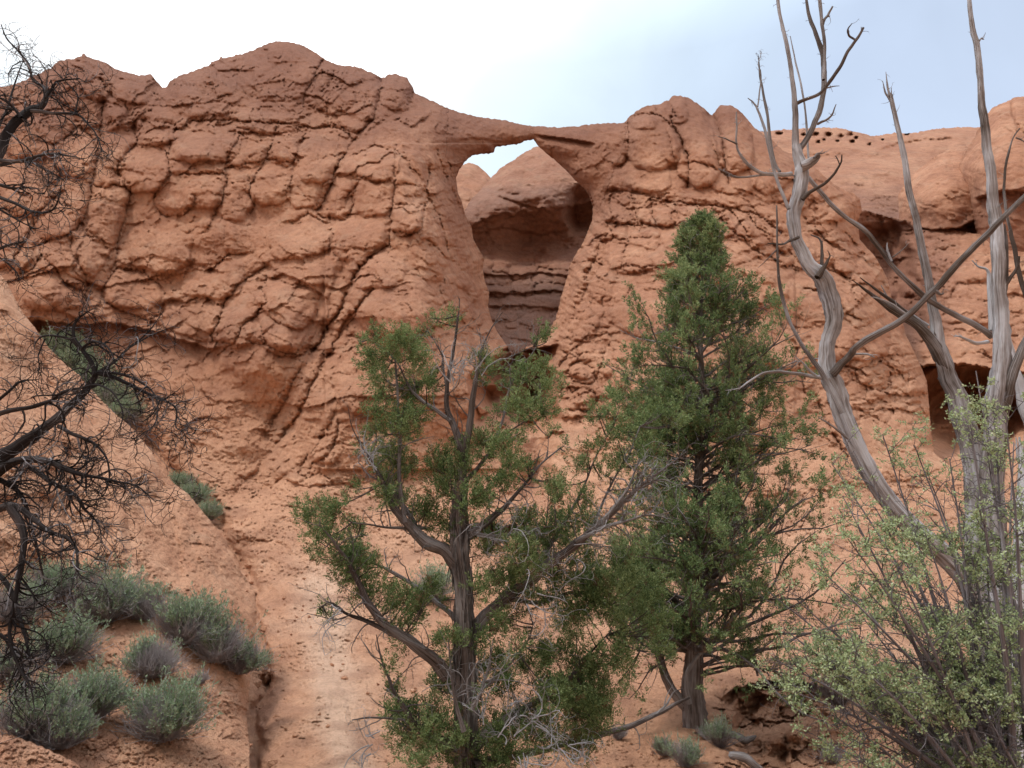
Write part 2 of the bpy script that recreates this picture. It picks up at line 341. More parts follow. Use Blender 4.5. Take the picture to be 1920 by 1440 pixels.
# ---- traced joints: (width, depth, points)
def Z1(*p): return [(p[i]/2, p[i+1]/2) for i in range(0, len(p), 2)]                 # traced at 2x, left
def Z2(*p): return [(960+p[i]/2, p[i+1]/2) for i in range(0, len(p), 2)]             # right
def Z5(*p): return [(640+p[i]/3, 150+p[i+1]/3) for i in range(0, len(p), 2)]         # middle, 3x
CR = [
 (3.5,12,Z1(505,470,515,540,470,580,445,610,440,660)), (3,10,Z1(440,650,485,690,493,730,470,810,450,870,440,900,430,990,410,1040,385,1090,378,1140)),
 (3,11,Z1(385,380,378,470,375,560,350,640,340,720,325,790,290,860,230,890,150,915,150,960,125,1010,75,1030)),
 (3.5,11,Z1(300,470,250,510,205,545,190,600,215,650,235,640,215,690,225,720,150,790,130,850,100,900,50,980)),
 (3,9,Z1(700,470,660,490,640,540,632,600,637,660,600,700,580,740,578,775)), (3,10,Z1(900,510,865,560,848,620,845,700,828,760,800,820,780,855)),
 (3,9,Z1(1040,460,1018,540,990,610,960,650,930,720,955,770,940,800)), (2.5,7,Z1(1150,480,1125,560,1100,620,1092,680,1085,720)),
 (4,13,Z1(1330,520,1310,560,1270,600,1258,650,1230,710,1212,760,1190,790)), (2.5,9,Z1(1478,560,1482,620,1478,680,1470,790,1462,850,1462,930)),
 (4,12,Z1(1610,620,1600,700,1605,750,1590,800,1575,860,1540,880,1480,868)), (2.5,7,Z1(505,550,560,545,610,560,640,600,740,620,800,605,850,612)),
 (2.5,7,Z1(850,632,920,615,1000,600,1100,612,1110,600)), (2.5,8,Z1(640,655,740,648,840,652)), (3,7,Z1(732,735,725,780,680,812,620,808,582,775)),
 (3.5,10,Z1(690,480,720,455,790,450,870,452,960,458,1040,462,1160,480,1280,478,1320,520)), (2.5,7,Z1(870,490,920,508,950,500,1010,515,1040,500)),
 (2.5,7,Z1(880,510,890,480,935,490)), (2.5,7,Z1(1270,660,1320,655,1370,665,1400,685,1460,680,1482,700)), (2.5,8,Z1(1300,760,1310,720,1340,695,1318,740,1322,790,1290,830,1200,805)),
 (2.5,6,Z1(1490,692,1540,690,1590,705)), (2,5,Z1(1490,770,1530,768,1560,780,1600,760)), (2.5,6,Z1(1480,560,1520,600,1550,640,1590,690)),
 (2.5,7,Z1(1460,560,1400,550,1340,575,1320,580)),
 (6,22,Z1(1450,925,1400,955,1350,1000,1310,1080,1285,1150,1240,1215,1200,1280,1165,1325)), (3.5,11,Z1(1000,1000,960,1020,920,1050,880,1090,845,1130,825,1190,790,1260,800,1280,880,1290)),
 (3,9,Z1(1000,1040,985,1080,995,1130,960,1180,900,1240,880,1290,820,1330)), (2.5,7,Z1(1240,830,1252,880,1235,930,1270,970,1300,980)),
 (3,9,Z1(380,1110,430,1160,500,1180,560,1200,610,1175,612,1130,650,1128,700,1140,750,1108,800,1130,840,1150)), (2.5,8,Z1(410,1040,440,1010,540,1022,600,1070,620,1100)),
 (2.5,6,Z1(330,880,370,890,400,930,415,945)), (3,8,Z1(790,1010,830,980,860,958,920,950)), (2,5,Z1(680,1060,720,990,770,1000)), (3,9,Z1(1205,235,1180,280,1165,320,1140,350,1132,390)),
 (5,14,Z1(1440,290,1425,340,1420,400,1400,440,1375,470,1345,500)), (3,8,Z1(1552,320,1545,370,1550,400)), (2.5,7,Z1(1250,270,1240,310,1205,340)),
 (3,9,Z1(1640,560,1655,620,1690,700,1735,800)), (3.5,10,Z1(1600,740,1640,800,1665,870,1690,980,1665,960,1600,900)), (2.5,7,Z1(470,590,440,640,450,700,430,690)),
 (3,9,Z1(340,685,400,710,430,690,470,700,495,730)), (2.5,6,Z1(270,880,265,940,310,1010,330,1060,320,1120)), (2.5,7,Z1(150,960,200,1000,240,1060,300,1090,330,1120,310,1160)),
 (2,5,Z1(640,560,650,500,660,480,600,450,540,460,510,500)), (3,8,Z1(200,350,240,400,280,430,300,470,370,560)),(2.5,7,Z1(380,300,400,340,420,360,470,380,480,430)),
 (2.5,6,Z1(840,1155,780,1130)), (2.5,6,Z1(940,1200,960,1180,990,1260,1000,1290,950,1290,930,1270)), (3,8,Z1(1170,1290,1130,1330,1050,1320,990,1290)),
 (2.5,6,Z1(980,1050,1040,1045,1110,1070,1160,1080)), (2.5,6,Z1(1100,830,1160,805,1230,840)), (3,8,Z1(1310,1250,1300,1230,1340,1170,1310,1130)),
 # slope rills and the buttress edge
 (4,12,[(700,540),(650,600),(620,660),(585,720),(560,780),(520,830)]), (3,8,[(560,690),(530,760),(500,810)]), (3,8,[(630,770),(600,830),(565,870)]), (3,9,[(635,790),(628,830),(608,862),(585,868)]),
 (2.5,8,[(567,875),(560,890),(580,900),(600,885)]), (2.5,7,[(600,886),(622,905),(650,900),(675,905),(690,890)]), (3,8,[(700,770),(720,790),(700,800)]),
 # right cliff
 (5,15,Z2(600,440,612,480,640,530,660,580,665,640,660,700)), (6,17,Z2(750,425,778,490,796,560,800,610,815,690)), (4,11,Z2(430,430,440,500,440,560,430,600,400,625)),
 (3.5,10,Z2(520,425,560,435,600,470,640,540,650,575)), (3,9,Z2(655,612,700,605,740,622,790,650,800,660)), (3,9,Z2(590,370,600,410,620,440)), (3,8,Z2(540,390,545,430,490,430,430,435)),
 (3.5,10,Z2(360,722,420,712,470,722,540,745,600,760,680,765,740,772,830,780,900,800,960,830,1010,870)), (3.5,10,Z2(355,835,450,842,560,845,640,852,720,850,800,850,850,880,900,935,960,960,1010,985)),
 (3,9,Z2(372,730,365,780,375,835)), (3,9,Z2(450,725,458,780,475,840)), (3,9,Z2(520,745,530,800,545,842)), (3,9,Z2(610,765,620,810,640,850)), (3,9,Z2(690,768,715,810,750,850)), (3,9,Z2(745,772,780,815,820,855)),
 (3,9,Z2(810,785,850,825,880,870)), (3,9,Z2(880,800,920,850,960,880,1010,950)), (2.5,8,Z2(430,850,440,900,415,960,410,1000)), (2.5,7,Z2(410,1000,480,1002,560,1000)), (2.5,7,Z2(290,870,340,900,440,895,520,890)),
 (2.5,7,Z2(250,940,300,905,350,905)), (2.5,7,Z2(210,1000,290,975,340,990)), (2.5,6,Z2(330,910,320,960,290,1010,270,1060)), (3,8,Z2(1150,870,1210,930,1280,950,1370,1000)), (3,8,Z2(1250,870,1280,920,1320,960)),
 (3,8,Z2(1000,990,1090,1010,1180,1000,1290,1060,1400,1100)), (2.5,7,Z2(1200,990,1260,1050,1300,1130)), (2.5,7,Z2(1100,1080,1190,1100,1260,1180,1310,1200)), (2.5,6,Z2(1400,1010,1390,1060,1430,1110)),
 (3,8,Z2(1240,1370,1300,1390,1360,1350,1420,1330,1500,1330)), (3,8,[(1440,690),(1500,700),(1560,690)]), (3,8,[(1600,690),(1612,720),(1650,735),(1690,745),(1735,740)]), (3,8,[(1668,700),(1665,725),(1650,735)]),
 (3,8,[(1630,690),(1650,680),(1680,695),(1700,715),(1735,700)]), (2.5,7,[(1560,755),(1600,770),(1660,765),(1740,780)]), (4,10,[(1530,740),(1545,780),(1565,820),(1590,860)]),
 (3,8,[(1490,640),(1500,700),(1510,740),(1530,745)]),
 # blocks by the cave mouth
 (3,9,[(1058,655),(1064,672),(1050,690)]), (3,9,[(1080,650),(1085,665),(1095,680),(1112,690),(1118,712),(1108,722),(1078,715),(1062,700),(1075,680),(1095,676)]), (3,9,[(1060,720),(1075,735),(1085,725)]), (3,9,[(1085,740),(1110,730),(1120,750),(1100,772),(1085,765)]),
 (3,9,[(1045,700),(1060,710),(1050,735),(1035,730)]),(3,8,[(1135,650),(1128,680),(1120,700)]),
]
dj = np.full(U.shape, 90.0)
djs = np.zeros(U.shape)
for w, dp, pl in CR:
    d = seg_dist(UF, VF, pl, maxd=80); n_ = d < dj
    dn = seg_dist(UF, VF+2.0, pl, maxd=80); djs = np.where(n_, (d-dn)/2.0, djs)   # +1: joint lies below, -1: above
    # each joint swells and pinches along its run
    m = 0.85 + 0.5*pn(U/22, V/22, 7)
    Dpx += 1.0*dp*m*np.exp(-(d/(w*0.34))**1.6)
    dj = np.minimum(dj, d)
dn_ = ss(-0.6, 0.6, djs)
Dpx += (dn_*8*np.exp(-dj/5.0) + (1-dn_)*9*np.exp(-dj/12.0) - dn_*4*np.exp(-((dj-12)/10.0)**2))*cliffw          # blocks swell away from their joints
# ---- cells of the smaller blocks
def _lv(u, v, su, sv, s, shear):
    y = v/sv; return pn((u+shear*v)/su*0.5, y*0.5, s+900)      # uneven lean of the faces
def cells(su, sv, s, amp, gw, wgt, shear=0.0):
    f1, e, cid = worley((UW+shear*VW)/su, VW/sv, s)
    k = wgt > 0.01
    return wgt*(amp*(0.75*np.exp(-e/gw) + 0.25*np.exp(-(e/(gw*0.22))**2)) + amp*1.1*(cid-0.5) - amp*0.5*_lv(UW, VW, su, sv, s, shear))
box = lambda u0, u1, v0, v1, s=30: ss(u0-s, u0+s, U)*(1-ss(u1-s, u1+s, U))*ss(v0-s*0.6, v0+s*0.6, V)*(1-ss(v1-s*0.6, v1+s*0.6, V))
Dpx += cells(120, 80, 11, 5, 0.10, box(-450, 830, 240, 610)*(0.5+0.5*ss(-0.1,0.3,pn(U/130,V/130,21))), 0.15)
Dpx += cells(38, 30, 12, 5, 0.22, box(200, 800, 225, 300, 20)*0.8)
Dpx += cells(24, 15, 13, 6, 0.25, box(800, 930, 300, 640, 15)*1.4, 0.2)
Dpx += cells(26, 18, 23, 8, 0.25, box(1045, 1150, 400, 640, 15), -0.3)
Dpx += cells(34, 42, 14, 7, 0.2, box(1130, 1560, 365, 450, 20), -0.5)
Dpx += cells(60, 34, 15, 7, 0.2, box(1040, 1680, 430, 560, 20)*0.8, -0.2)
Dpx += cells(26, 22, 16, 8, 0.25, box(1035, 1180, 640, 800, 15))
Dpx += cells(34, 26, 17, 8, 0.22, box(1580, 1760, 660, 800, 15))
Dpx += cells(80, 80, 18, 6, 0.14, box(1180, 1720, 560, 860)*0.5, 0.3)
Dpx += cells(22, 18, 19, 6, 0.3, box(640, 700, 600, 720, 20))
Dpx += cells(70, 60, 20, 9, 0.2, box(0, 800, 110, 240, 25)*0.55, 0.4)
Dpx += cells(60, 75, 22, 7, 0.2, box(430, 900, 600, 880, 30)*0.45, 0.5)
def facets(su, sv, s, amp, wgt, shear=0.0, gw=0.08):
    global Dpx
    h, e = facet((UW+shear*VW)/su, VW/sv, s); Dpx += wgt*amp*(h + 0.12*np.exp(-e/gw))
pil = box(1185, 1440, 195, 350, 18); Wc = cliffw*(1-0.8*pil)
facets(170, 125, 601, 12, Wc*ss(380,520,V+80*(U>1150)), 0.45); facets(80, 60, 603, 5, Wc*(0.1+0.9*ss(-.1,.4,pn(U/120,V/90,605))), 0.3); facets(26, 18, 607, 1.8, Wc*(0.2+0.8*ss(-.1,.35,pn(U/80,V/60,609))), 0.2)
_rub = np.exp(-dj/13.0)*Wc; facets(30, 22, 631, 15, _rub*ss(-.25,.2,pn(U/50,V/50,633)), 0.2); facets(13, 10, 635, 6, _rub*ss(-.1,.3,pn(U/40,V/40,637)))
facets(44, 30, 641, 9, Wc*ss(0.05,.4,pn(U/110,V/70,643)), 0.4); facets(34, 26, 645, 16, box(1345, 1560, 1280, 1460, 20))
facets(80, 70, 611, 12, box(1450, 1640, 260, 380, 20), -0.3); facets(60, 40, 613, 10, box(0, 800, 90, 240, 20), 0.4)
facets(70, 34, 615, 4, slope*(1-ss(1000,1100,V)), -0.6); facets(20, 11, 617, 2.2, slope*ss(-.1,.3,pn(U/70,V/50,619)))
def rill(w, dp, pl, m=1.0):
    global Dpx
    d = seg_dist(U+5*fbm(U/30, V/30, 401, 2), V+5*fbm(U/30, V/30, 405, 2), pl, maxd=160); Dpx += m*dp*np.exp(-(d/w)**1.5)
def win(u, v, rad):
    iu = np.nonzero((US >= u-rad) & (US <= u+rad))[0]; iv = np.nonzero((VS >= v-rad) & (VS <= v+rad))[0]
    return (slice(iv[0], iv[-1]+1), slice(iu[0], iu[-1]+1)) if len(iu) and len(iv) else None
# ---- overhanging ledges: below the line the rock steps back
def ledge(pl, dep, h, rag=1.0, up=0.0):
    global Dpx
    xs = np.array([p[0] for p in pl], float); ys = np.array([p[1] for p in pl], float)
    yl = np.interp(U, xs, ys) + rag*3*fbm(U/18, V*0+ys[0], int(ys[0]) % 97, 3)
    e = ss(xs[0]-2, xs[0]+22, U)*(1-ss(xs[-1]-22, xs[-1]+2, U)); t = V-yl
    Dpx += e*dep*ss(-1.2, 2.2, t)*np.exp(-np.clip(t, 0, None)/h) - e*up*np.exp(-(t/9.0)**2)*(t < 0)
ledge([(60,598),(110,606),(165,610),(200,604),(250,612),(300,625),(350,640),(400,655),(418,650)], 38, 50, 1, 5)
ledge([(395,628),(415,648),(440,646),(490,648)], 12, 16); ledge([(280,600),(330,622),(380,640),(412,640)], 12, 12)
ledge([(490,650),(530,668),(580,665)], 16, 22, 1, 3); ledge([(640,625),(690,632),(730,645),(770,650)], 14, 30, 1, 4)
ledge([(935,655),(1000,655),(1050,645)], 110, 90, 1, 8)
ledge([(900,682),(940,690),(990,700),(1040,705)], 60, 60, 1.5)
ledge([(1000,252),(1030,256),(1060,260),(1085,264),(1120,270)], 30, 7, 0.3, 3)
ledge([(855,262),(885,258),(930,262)], 7, 10, 0.5); ledge([(1195,352),(1240,366),(1300,372),(1370,385)], 8, 14)
ledge([(1225,312),(1250,298),(1275,318)], 9, 10); ledge([(1330,310),(1365,322),(1400,345)], 9, 14)
ledge([(190,245),(260,235),(330,240),(420,250)], 6, 10); ledge([(330,180),(420,190),(480,205),(560,210)], 7, 12); ledge([(600,195),(660,215),(700,210)], 6, 10)
ledge([(545,905),(580,912),(640,905),(680,912)], 9, 10); ledge([(850,990),(930,985),(1000,992),(1040,985)], 42, 30, 2.5, 4)
ledge([(1600,745),(1660,752),(1740,755)], 10, 14); ledge([(900,950),(1000,955)], 8, 8)
# caves, hollows
def pit(u, v, a, b, dep, p=1.5, rot=0.0):
    w = win(u, v, 1.5*max(a, b)+4)
    if w is None: return
    A, B = U[w], V[w]; c, s_ = math.cos(rot), math.sin(rot); x = ((A-u)*c+(B-v)*s_)/a; y = (-(A-u)*s_+(B-v)*c)/b
    Dpx[w] += dep*np.clip(1-(x*x+y*y)**(p/2) + 0.22*pn(A/26, B/30, 33), 0, 1)
def knob(u, v, a, b, h, rot=0.0):
    w = win(u, v, 1.6*max(a, b)+4)
    if w is None: return
    A, B = U[w], V[w]; c, s_ = math.cos(rot), math.sin(rot); x = ((A-u)*c+(B-v)*s_)/a; y = (-(A-u)*s_+(B-v)*c)/b
    y = np.where(y > 0, y*1.25, y*0.8); r = x*x+y*y + 0.2*pn(A/18, B/18, 44)
    Dpx[w] -= h*np.sqrt(np.clip(1-r, 0, 1))*(0.75+0.5*np.clip(y, -1, 1))
knob(328,372,38,28,14); knob(470,285,14,8,7,-.5); knob(482,300,16,8,7); knob(725,352,14,16,8); knob(215,205,22,30,10,.2); knob(450,245,22,6,5); knob(500,248,20,5,5); knob(160,570,60,34,14); knob(455,555,46,26,10)
knob(560,480,90,60,12,.4); knob(430,640,26,18,8); knob(600,640,40,22,10); knob(760,600,90,40,12); knob(470,610,60,36,10,-.7)
for a_ in [(1095,697,26,19,15),(1066,668,18,20,12),(1085,745,20,16,13),(1060,722,14,10,10),(1100,668,16,14,9),(1118,735,16,14,9),(1048,712,12,10,9),(1070,640,16,18,8),(1130,690,18,22,8),(1150,722,16,12,8),(1072,760,14,12,9)]: knob(*a_)
for a_ in [(1630,705,34,28,12),(1712,722,34,22,12),(1590,730,24,14,9),(1680,690,22,16,8),(1655,735,30,10,8),(1570,700,20,20,7),(556,893,19,16,14),(600,900,11,14,9),(600,850,26,24,14,.5),(640,898,30,10,8)]: knob(*a_)
ledge([(497,528),(530,513),(570,528),(622,566)], 12, 34, .8, 4); ledge([(600,565),(640,575),(690,600)], 8, 24); ledge([(130,545),(170,530),(215,560)], 8, 20)
def blk(u, v, a, b, h=None, rot=0.0, p=2.8):
    """a boxy swelling block, fuller towards its foot"""
    w = win(u, v, 1.5*max(a, b)+14)
    if w is None: return
    h = 1.45*(h or 0.42*min(a, b)); c, s_ = math.cos(rot), math.sin(rot); UU = UW[w]+4*pn(U[w]/24, V[w]/24, 45); VV = VW[w]+4*pn(U[w]/24, V[w]/24, 46)
    x = ((UU-u)*c+(VV-v)*s_)/a; y = (-(UU-u)*s_+(VV-v)*c)/b
    Dpx[w] -= h*np.clip(1-np.abs(x)**p-np.abs(y)**p, 0, 1)**0.5*(0.8+0.4*np.clip(y, -1, 1))
for a_ in [(285,250,38,26),(380,272,63,35),(465,285,37,31),(532,280,29,31),(597,297,38,46,0,.15),(697,308,54,33),(769,325,29,44),(270,322,46,38,0,-.2),(382,360,40,32),(507,350,40,38),(572,356,34,36),(632,372,30,38,0,.3),(700,375,38,32),(766,408,30,32),(445,372,30,42,0,.3),
  (222,285,34,38),(205,400,34,56,0,.25),(115,405,46,50,0,.4),(135,290,48,44),(50,360,50,48),(105,482,36,30),(100,540,62,42),(163,480,36,46,0,.3),(250,545,54,34,0,.15),(345,545,42,24),(540,562,58,46,0,.5),(562,440,64,44,0,-.2),(668,440,58,30),(735,560,80,74,26,.6),(440,612,32,38),(530,625,50,30,0,.2),
  (60,250,60,50),(20,460,44,44),(400,520,60,40),(300,460,60,50),(700,500,60,40),(800,470,26,60,14,-.3),(850,540,24,70,14,-.35),(640,560,34,60,0,.5),(700,720,70,60),(610,850,26,34,12,.5),(500,230,90,18,6),(520,140,70,50,14),(620,170,44,44,14),(690,190,40,34,12),(745,175,24,34,14),(170,150,50,34,12),(250,170,36,30,10),(380,180,70,40,12),
  (1225,268,50,54,26),(1215,330,44,30,12),(1300,268,42,86,30,-.25),(1372,262,36,62,28,-.3),(1375,330,44,34,14),(1440,310,40,50,16,-.5),(1500,350,46,40,14,-.5),(1262,205,30,26,12),(1205,222,30,20,8),(1560,380,40,40,12),
  (1160,400,25,20,11),(1205,405,18,20,11),(1240,406,23,21,11),(1291,410,27,24,12,-.2),(1326,412,18,26,12,-.35),(1357,417,18,27,12,-.4),(1392,424,19,27,12,-.45),(1428,434,20,28,12,-.5),(1465,446,20,28,12,-.5),(1502,460,20,30,12,-.5),(1540,476,22,30,12,-.5),(1580,490,22,26,11,-.5),(1180,372,26,9,5),(1230,374,20,8,5),(1280,376,20,9,5),(1340,384,24,9,5),
  (1150,440,34,16,8),(1210,446,30,18,8),(1275,452,34,20,8),(1110,480,20,34,11,.4),(1085,530,16,36,11,.3),(1130,530,24,36,10,.3),(1180,490,40,22,8),(1255,495,42,22,8),(1330,500,44,36,12,-.3),(1420,540,56,44,14,-.3),(1520,560,56,50,14,-.4),(1610,560,40,50,14,-.4),(1100,600,26,40,11,.4),(1200,580,60,50,14,.2),(1620,640,50,36,12),(1560,640,40,40,12),(1700,650,30,34,11),(1480,650,50,44,12),(1400,660,50,44,12)]: blk(*a_[:4], (a_[4] if len(a_) > 4 and a_[4] else None), a_[5] if len(a_) > 5 else 0.0)
for i_ in range(46):      # knobbly flanks either side of the opening
    t_ = i_/46.0; v_ = 395+t_*250; uR = np.interp(v_, [390,440,500,545,600,650],[1118,1106,1074,1060,1046,1020])+8+26*_ang[i_*17]/6.28; uL = np.interp(v_, [390,425,500,550,600,650],[868,880,900,915,920,945])-8-30*_ang[i_*29]/6.28
    knob(uR, v_, 11+9*_ang[i_*5]/6.28, 9+6*_ang[i_*7]/6.28, 9, .5); knob(uL, v_, 9+9*_ang[i_*11]/6.28, 11+8*_ang[i_*13]/6.28, 8, -.4)
pit(960,722,84,60,260,4.0); pit(995,775,58,46,150,3.0); pit(925,770,50,50,110,3.0); facets(40, 30, 647, 22, box(880,1050,660,820,15)); rill(26, 44, [(1010,790),(1015,850),(1000,900)]); pit(585,655,10,7,16); pit(362,365,5,3,6); pit(722,362,11,12,9); pit(1157,522,8,3,9)
pit(720,205,9,14,8); pit(885,700,25,60,18)
# ---- flakes: short lips with a shadow below, patchy
def flakes(su, sv, s, amp, wgt, tilt=0.0, sharp=5.0):
    global Dpx
    t = (VW+tilt*UW)/sv + 1.6*fbm(UW/su, VW/(sv*2.2), s, 3)
    fr = t-np.floor(t); k = ss(-0.05, 0.28, pn(UW/(su*0.9), VW/(sv*1.3), s+5))
    Dpx += wgt*k*amp*(fr**sharp*(-0.8) + (1-fr)**2.5*0.9)
flakes(60, 14, 101, 5, box(-450, 860, 90, 245, 30), 0.5)
flakes(45, 9, 103, 3.5, box(300, 760, 130, 260, 30), -0.3)
flakes(110, 34, 105, 4, cliffw*ss(380, 500, V)*0.8, -0.35)
flakes(60, 17, 107, 2.2, cliffw*0.8, 0.25)
flakes(26, 8, 109, 1.2, cliffw*0.9, -0.15)
flakes(60, 12, 111, 3.0, slope*(1-ss(1250,1350,V))*0.6, -0.5)
flakes(90, 30, 113, 3.0, box(500, 760, 640, 900, 40), 1.3)
# scaly crust over the slope
def scaly(su, sv, s, amp, wgt):
    global Dpx
    n = fbm(UW/su, VW/sv, s, 4, 0.6); Dpx += wgt*amp*(np.abs(n)**0.7 - 0.5)
scaly(26, 10, 201, -5, box(-450, 800, 760, 1010, 50)*0.8); scaly(14, 6, 203, -2.2, slope); scaly(40, 20, 205, -4, slope); scaly(7, 4, 209, -2.0, slope); scaly(22, 7, 211, -5, slope*ss(-.1,.3,pn(U/90,V/60,77))); scaly(11, 8, 207, -1.6, cliffw)
# general lumps
Dpx += 30*fbm(U/210, V/180, 301, 3)*cliffw + 4.5*fbm(U/60, V/45, 305, 4, .42)*cliffw + 2.2*fbm(U/14, V/12, 309, 4, 0.6) + 22*fbm(U/190, V/120, 313, 3)*slope + 1.0*pn(U/4.5,V/4.5,319)*(V<1460)
Dpx += 1.6*fbm(U/7, V/6, 311, 3)*slope + 6*(1-ridged((U+0.55*V)/60, (V-0.4*U)/260, 315, 3))*box(450, 900, 560, 900, 60)
# rills down the slope, gully on the left, bank on the right
rill(6, 34, [(480,1120),(492,1180),(505,1230),(500,1290)]); rill(17, 90, [(500,1280),(495,1300),(478,1340),(482,1400),(480,1470),(470,1600)]); rill(24, 12, [(485,1250),(500,1290),(480,1340),(482,1470)])
rill(9, 14, [(395,960),(420,1010),(455,1060),(475,1120),(500,1160)]); rill(5, 6, [(600,1190),(640,1290),(660,1340),(690,1400)]); rill(8, 6, [(700,1000),(660,1090),(620,1180)])
rill(4, 7, [(585,860),(540,890),(480,930),(430,960)]); rill(5, 8, [(560,790),(490,870),(440,930)]); rill(6, 6, [(1500,900),(1560,960),(1600,1040)])
rill(40, -26, [(590,1200),(600,1300),(640,1400),(660,1500)]); rill(26, -10, [(560,1060),(540,1130),(560,1200)])
rill(60, 10, [(1000,1120),(1120,1180),(1230,1230)]); ledge([(1000,1060),(1100,1075),(1200,1080),(1260,1090)], 18, 30)
Dpx += slope*ss(960,1050,V)*(9*(1-ridged((U-0.25*V)/70, (V+0.2*U)/420, 621, 3))+5*(1-ridged((U-0.35*V)/26, V/160, 625, 3)))
for w_, d_, pl_ in [(16,14,Z2(600,440,612,480,640,530,660,580,665,640,660,700)),(16,16,Z2(750,425,778,490,796,560,800,610,815,690)),(14,10,Z2(430,430,440,500,440,560,430,600)),(22,16,Z1(1450,925,1400,955,1350,1000,1310,1080,1285,1150,1240,1215,1200,1280,1165,1325)),(14,10,Z1(1000,1000,960,1020,920,1050,880,1090,845,1130,825,1190)),(13,10,Z1(385,380,378,470,375,560,350,640,340,720,325,790,290,860)),(13,10,Z1(1330,520,1310,560,1270,600,1258,650,1230,710,1212,760)),(12,9,Z1(1440,290,1425,340,1420,400,1400,440,1375,470)),(12,9,Z1(505,470,515,540,470,580,445,610,485,690,493,730,470,810,440,900,430,990,385,1090)),(16,12,[(700,540),(650,600),(620,660),(585,720),(560,780),(520,830)])]: rill(w_, d_, pl_)
rill(16, 46, [(70,610),(130,675),(200,745),(262,805),(310,868),(375,935),(415,985),(455,1060),(486,1110)])
rill(120, -85, [(790,430),(800,520),(780,620),(770,720)]); rill(60, -55, [(640,480),(560,560),(540,640)]); rill(55, 62, [(440,720),(520,800),(480,900)]); rill(40, 45, [(860,420),(880,520),(900,640)])
rill(100, -75, [(1300,480),(1330,600),(1290,760)]); rill(50, 45, [(1150,640),(1130,760),(1110,860)]); rill(40, 40, [(990,700),(1010,800),(1000,930)]); rill(50, 20, [(1480,420),(1500,600),(1530,760)])
rill(70, 40, [(250,440),(240,560)]); rill(60, -35, [(380,300),(420,420)]); rill(34, 24, [(845,300),(850,420)]); rill(50, -20, [(120,420),(100,540)]); rill(34, -22, [(600,700),(560,800),(520,880)]); rill(30, -18, [(1360,760),(1400,900),(1420,1000)])
# undercut hollow in the wash bank
ledge([(1350,1312),(1375,1292),(1420,1280),(1470,1276),(1530,1284),(1600,1300)], 46, 90, 2.6, 8)
pit(1425,1345,58,44,95,2.0,.3); pit(1500,1335,46,34,60,2.0,-.2); pit(1395,1375,34,40,70,2.0); pit(1450,1425,90,50,70,2.0); pit(1530,1400,50,70,50,2.0); facets(26, 40, 651, 14, box(1350,1580,1290,1470,18)); rill(9, 40, [(1480,1350),(1470,1400),(1478,1460)])
rill(20, -30, [(1290,1395),(1340,1400),(1385,1440),(1400,1500)])
flakes(30, 14, 117, 5, box(1340, 1640, 1270, 1460, 25), 0.4)
ledge([(1285,1372),(1310,1374),(1335,1385),(1370,1400)], 12, 26)
Dpx *= 1+0.5*slope
Y = Y0 + Dpx*Y0/F
U, V = snap(U, V, mask, [(TOP, False), (HOLE, True)])
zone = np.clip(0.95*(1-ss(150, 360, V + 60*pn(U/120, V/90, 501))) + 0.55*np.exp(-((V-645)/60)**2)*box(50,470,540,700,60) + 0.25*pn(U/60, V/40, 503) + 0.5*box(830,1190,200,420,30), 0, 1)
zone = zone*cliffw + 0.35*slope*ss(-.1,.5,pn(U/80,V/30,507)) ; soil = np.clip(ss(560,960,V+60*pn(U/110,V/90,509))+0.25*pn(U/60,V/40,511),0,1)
zs = np.clip(1.25*np.exp(-((U-600-0.15*(V-1100))/50)**2)*ss(1000,1120,V) + 0.3*fbm(U/60,V/60,505,3)*ss(950,1050,V) - 0.1, 0, 1)
ATT = {'zone': zone, 'soil': soil, 'pale': zs}
mc = mask[:-1,:-1] & mask[1:,:-1] & mask[1:,1:] & mask[:-1,1:]
Um, Vm = U[:-1,:-1], V[:-1,:-1]
ARCH = [(838,150),(838,240),(835,290),(852,345),(960,345),(1100,345),(1118,400),(1130,375),(1150,320),(1165,285),(1172,260),(1172,150)]
fa = inside(Um+4*pn(Um/9, Vm/9, 3), Vm, ARCH); fs = (Vm > 905 + 14*pn(Um/50, Vm/50, 9))
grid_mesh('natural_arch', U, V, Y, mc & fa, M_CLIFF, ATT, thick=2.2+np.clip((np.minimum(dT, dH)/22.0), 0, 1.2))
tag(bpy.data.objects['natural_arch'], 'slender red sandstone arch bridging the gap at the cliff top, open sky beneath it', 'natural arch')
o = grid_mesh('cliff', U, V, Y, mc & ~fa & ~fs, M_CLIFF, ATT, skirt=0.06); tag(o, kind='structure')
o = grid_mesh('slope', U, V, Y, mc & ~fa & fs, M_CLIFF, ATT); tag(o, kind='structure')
# where things stand on it
GR = {'slope': (US.copy(), VS.copy(), Y.copy())}
def ground_Y(u, v, k='slope'):
    US, VS, Y = GR[k]
    i = np.clip(np.searchsorted(US, u), 0, len(US)-1); j = np.clip(np.searchsorted(VS, v), 0, len(VS)-1); return float(Y[j, i])

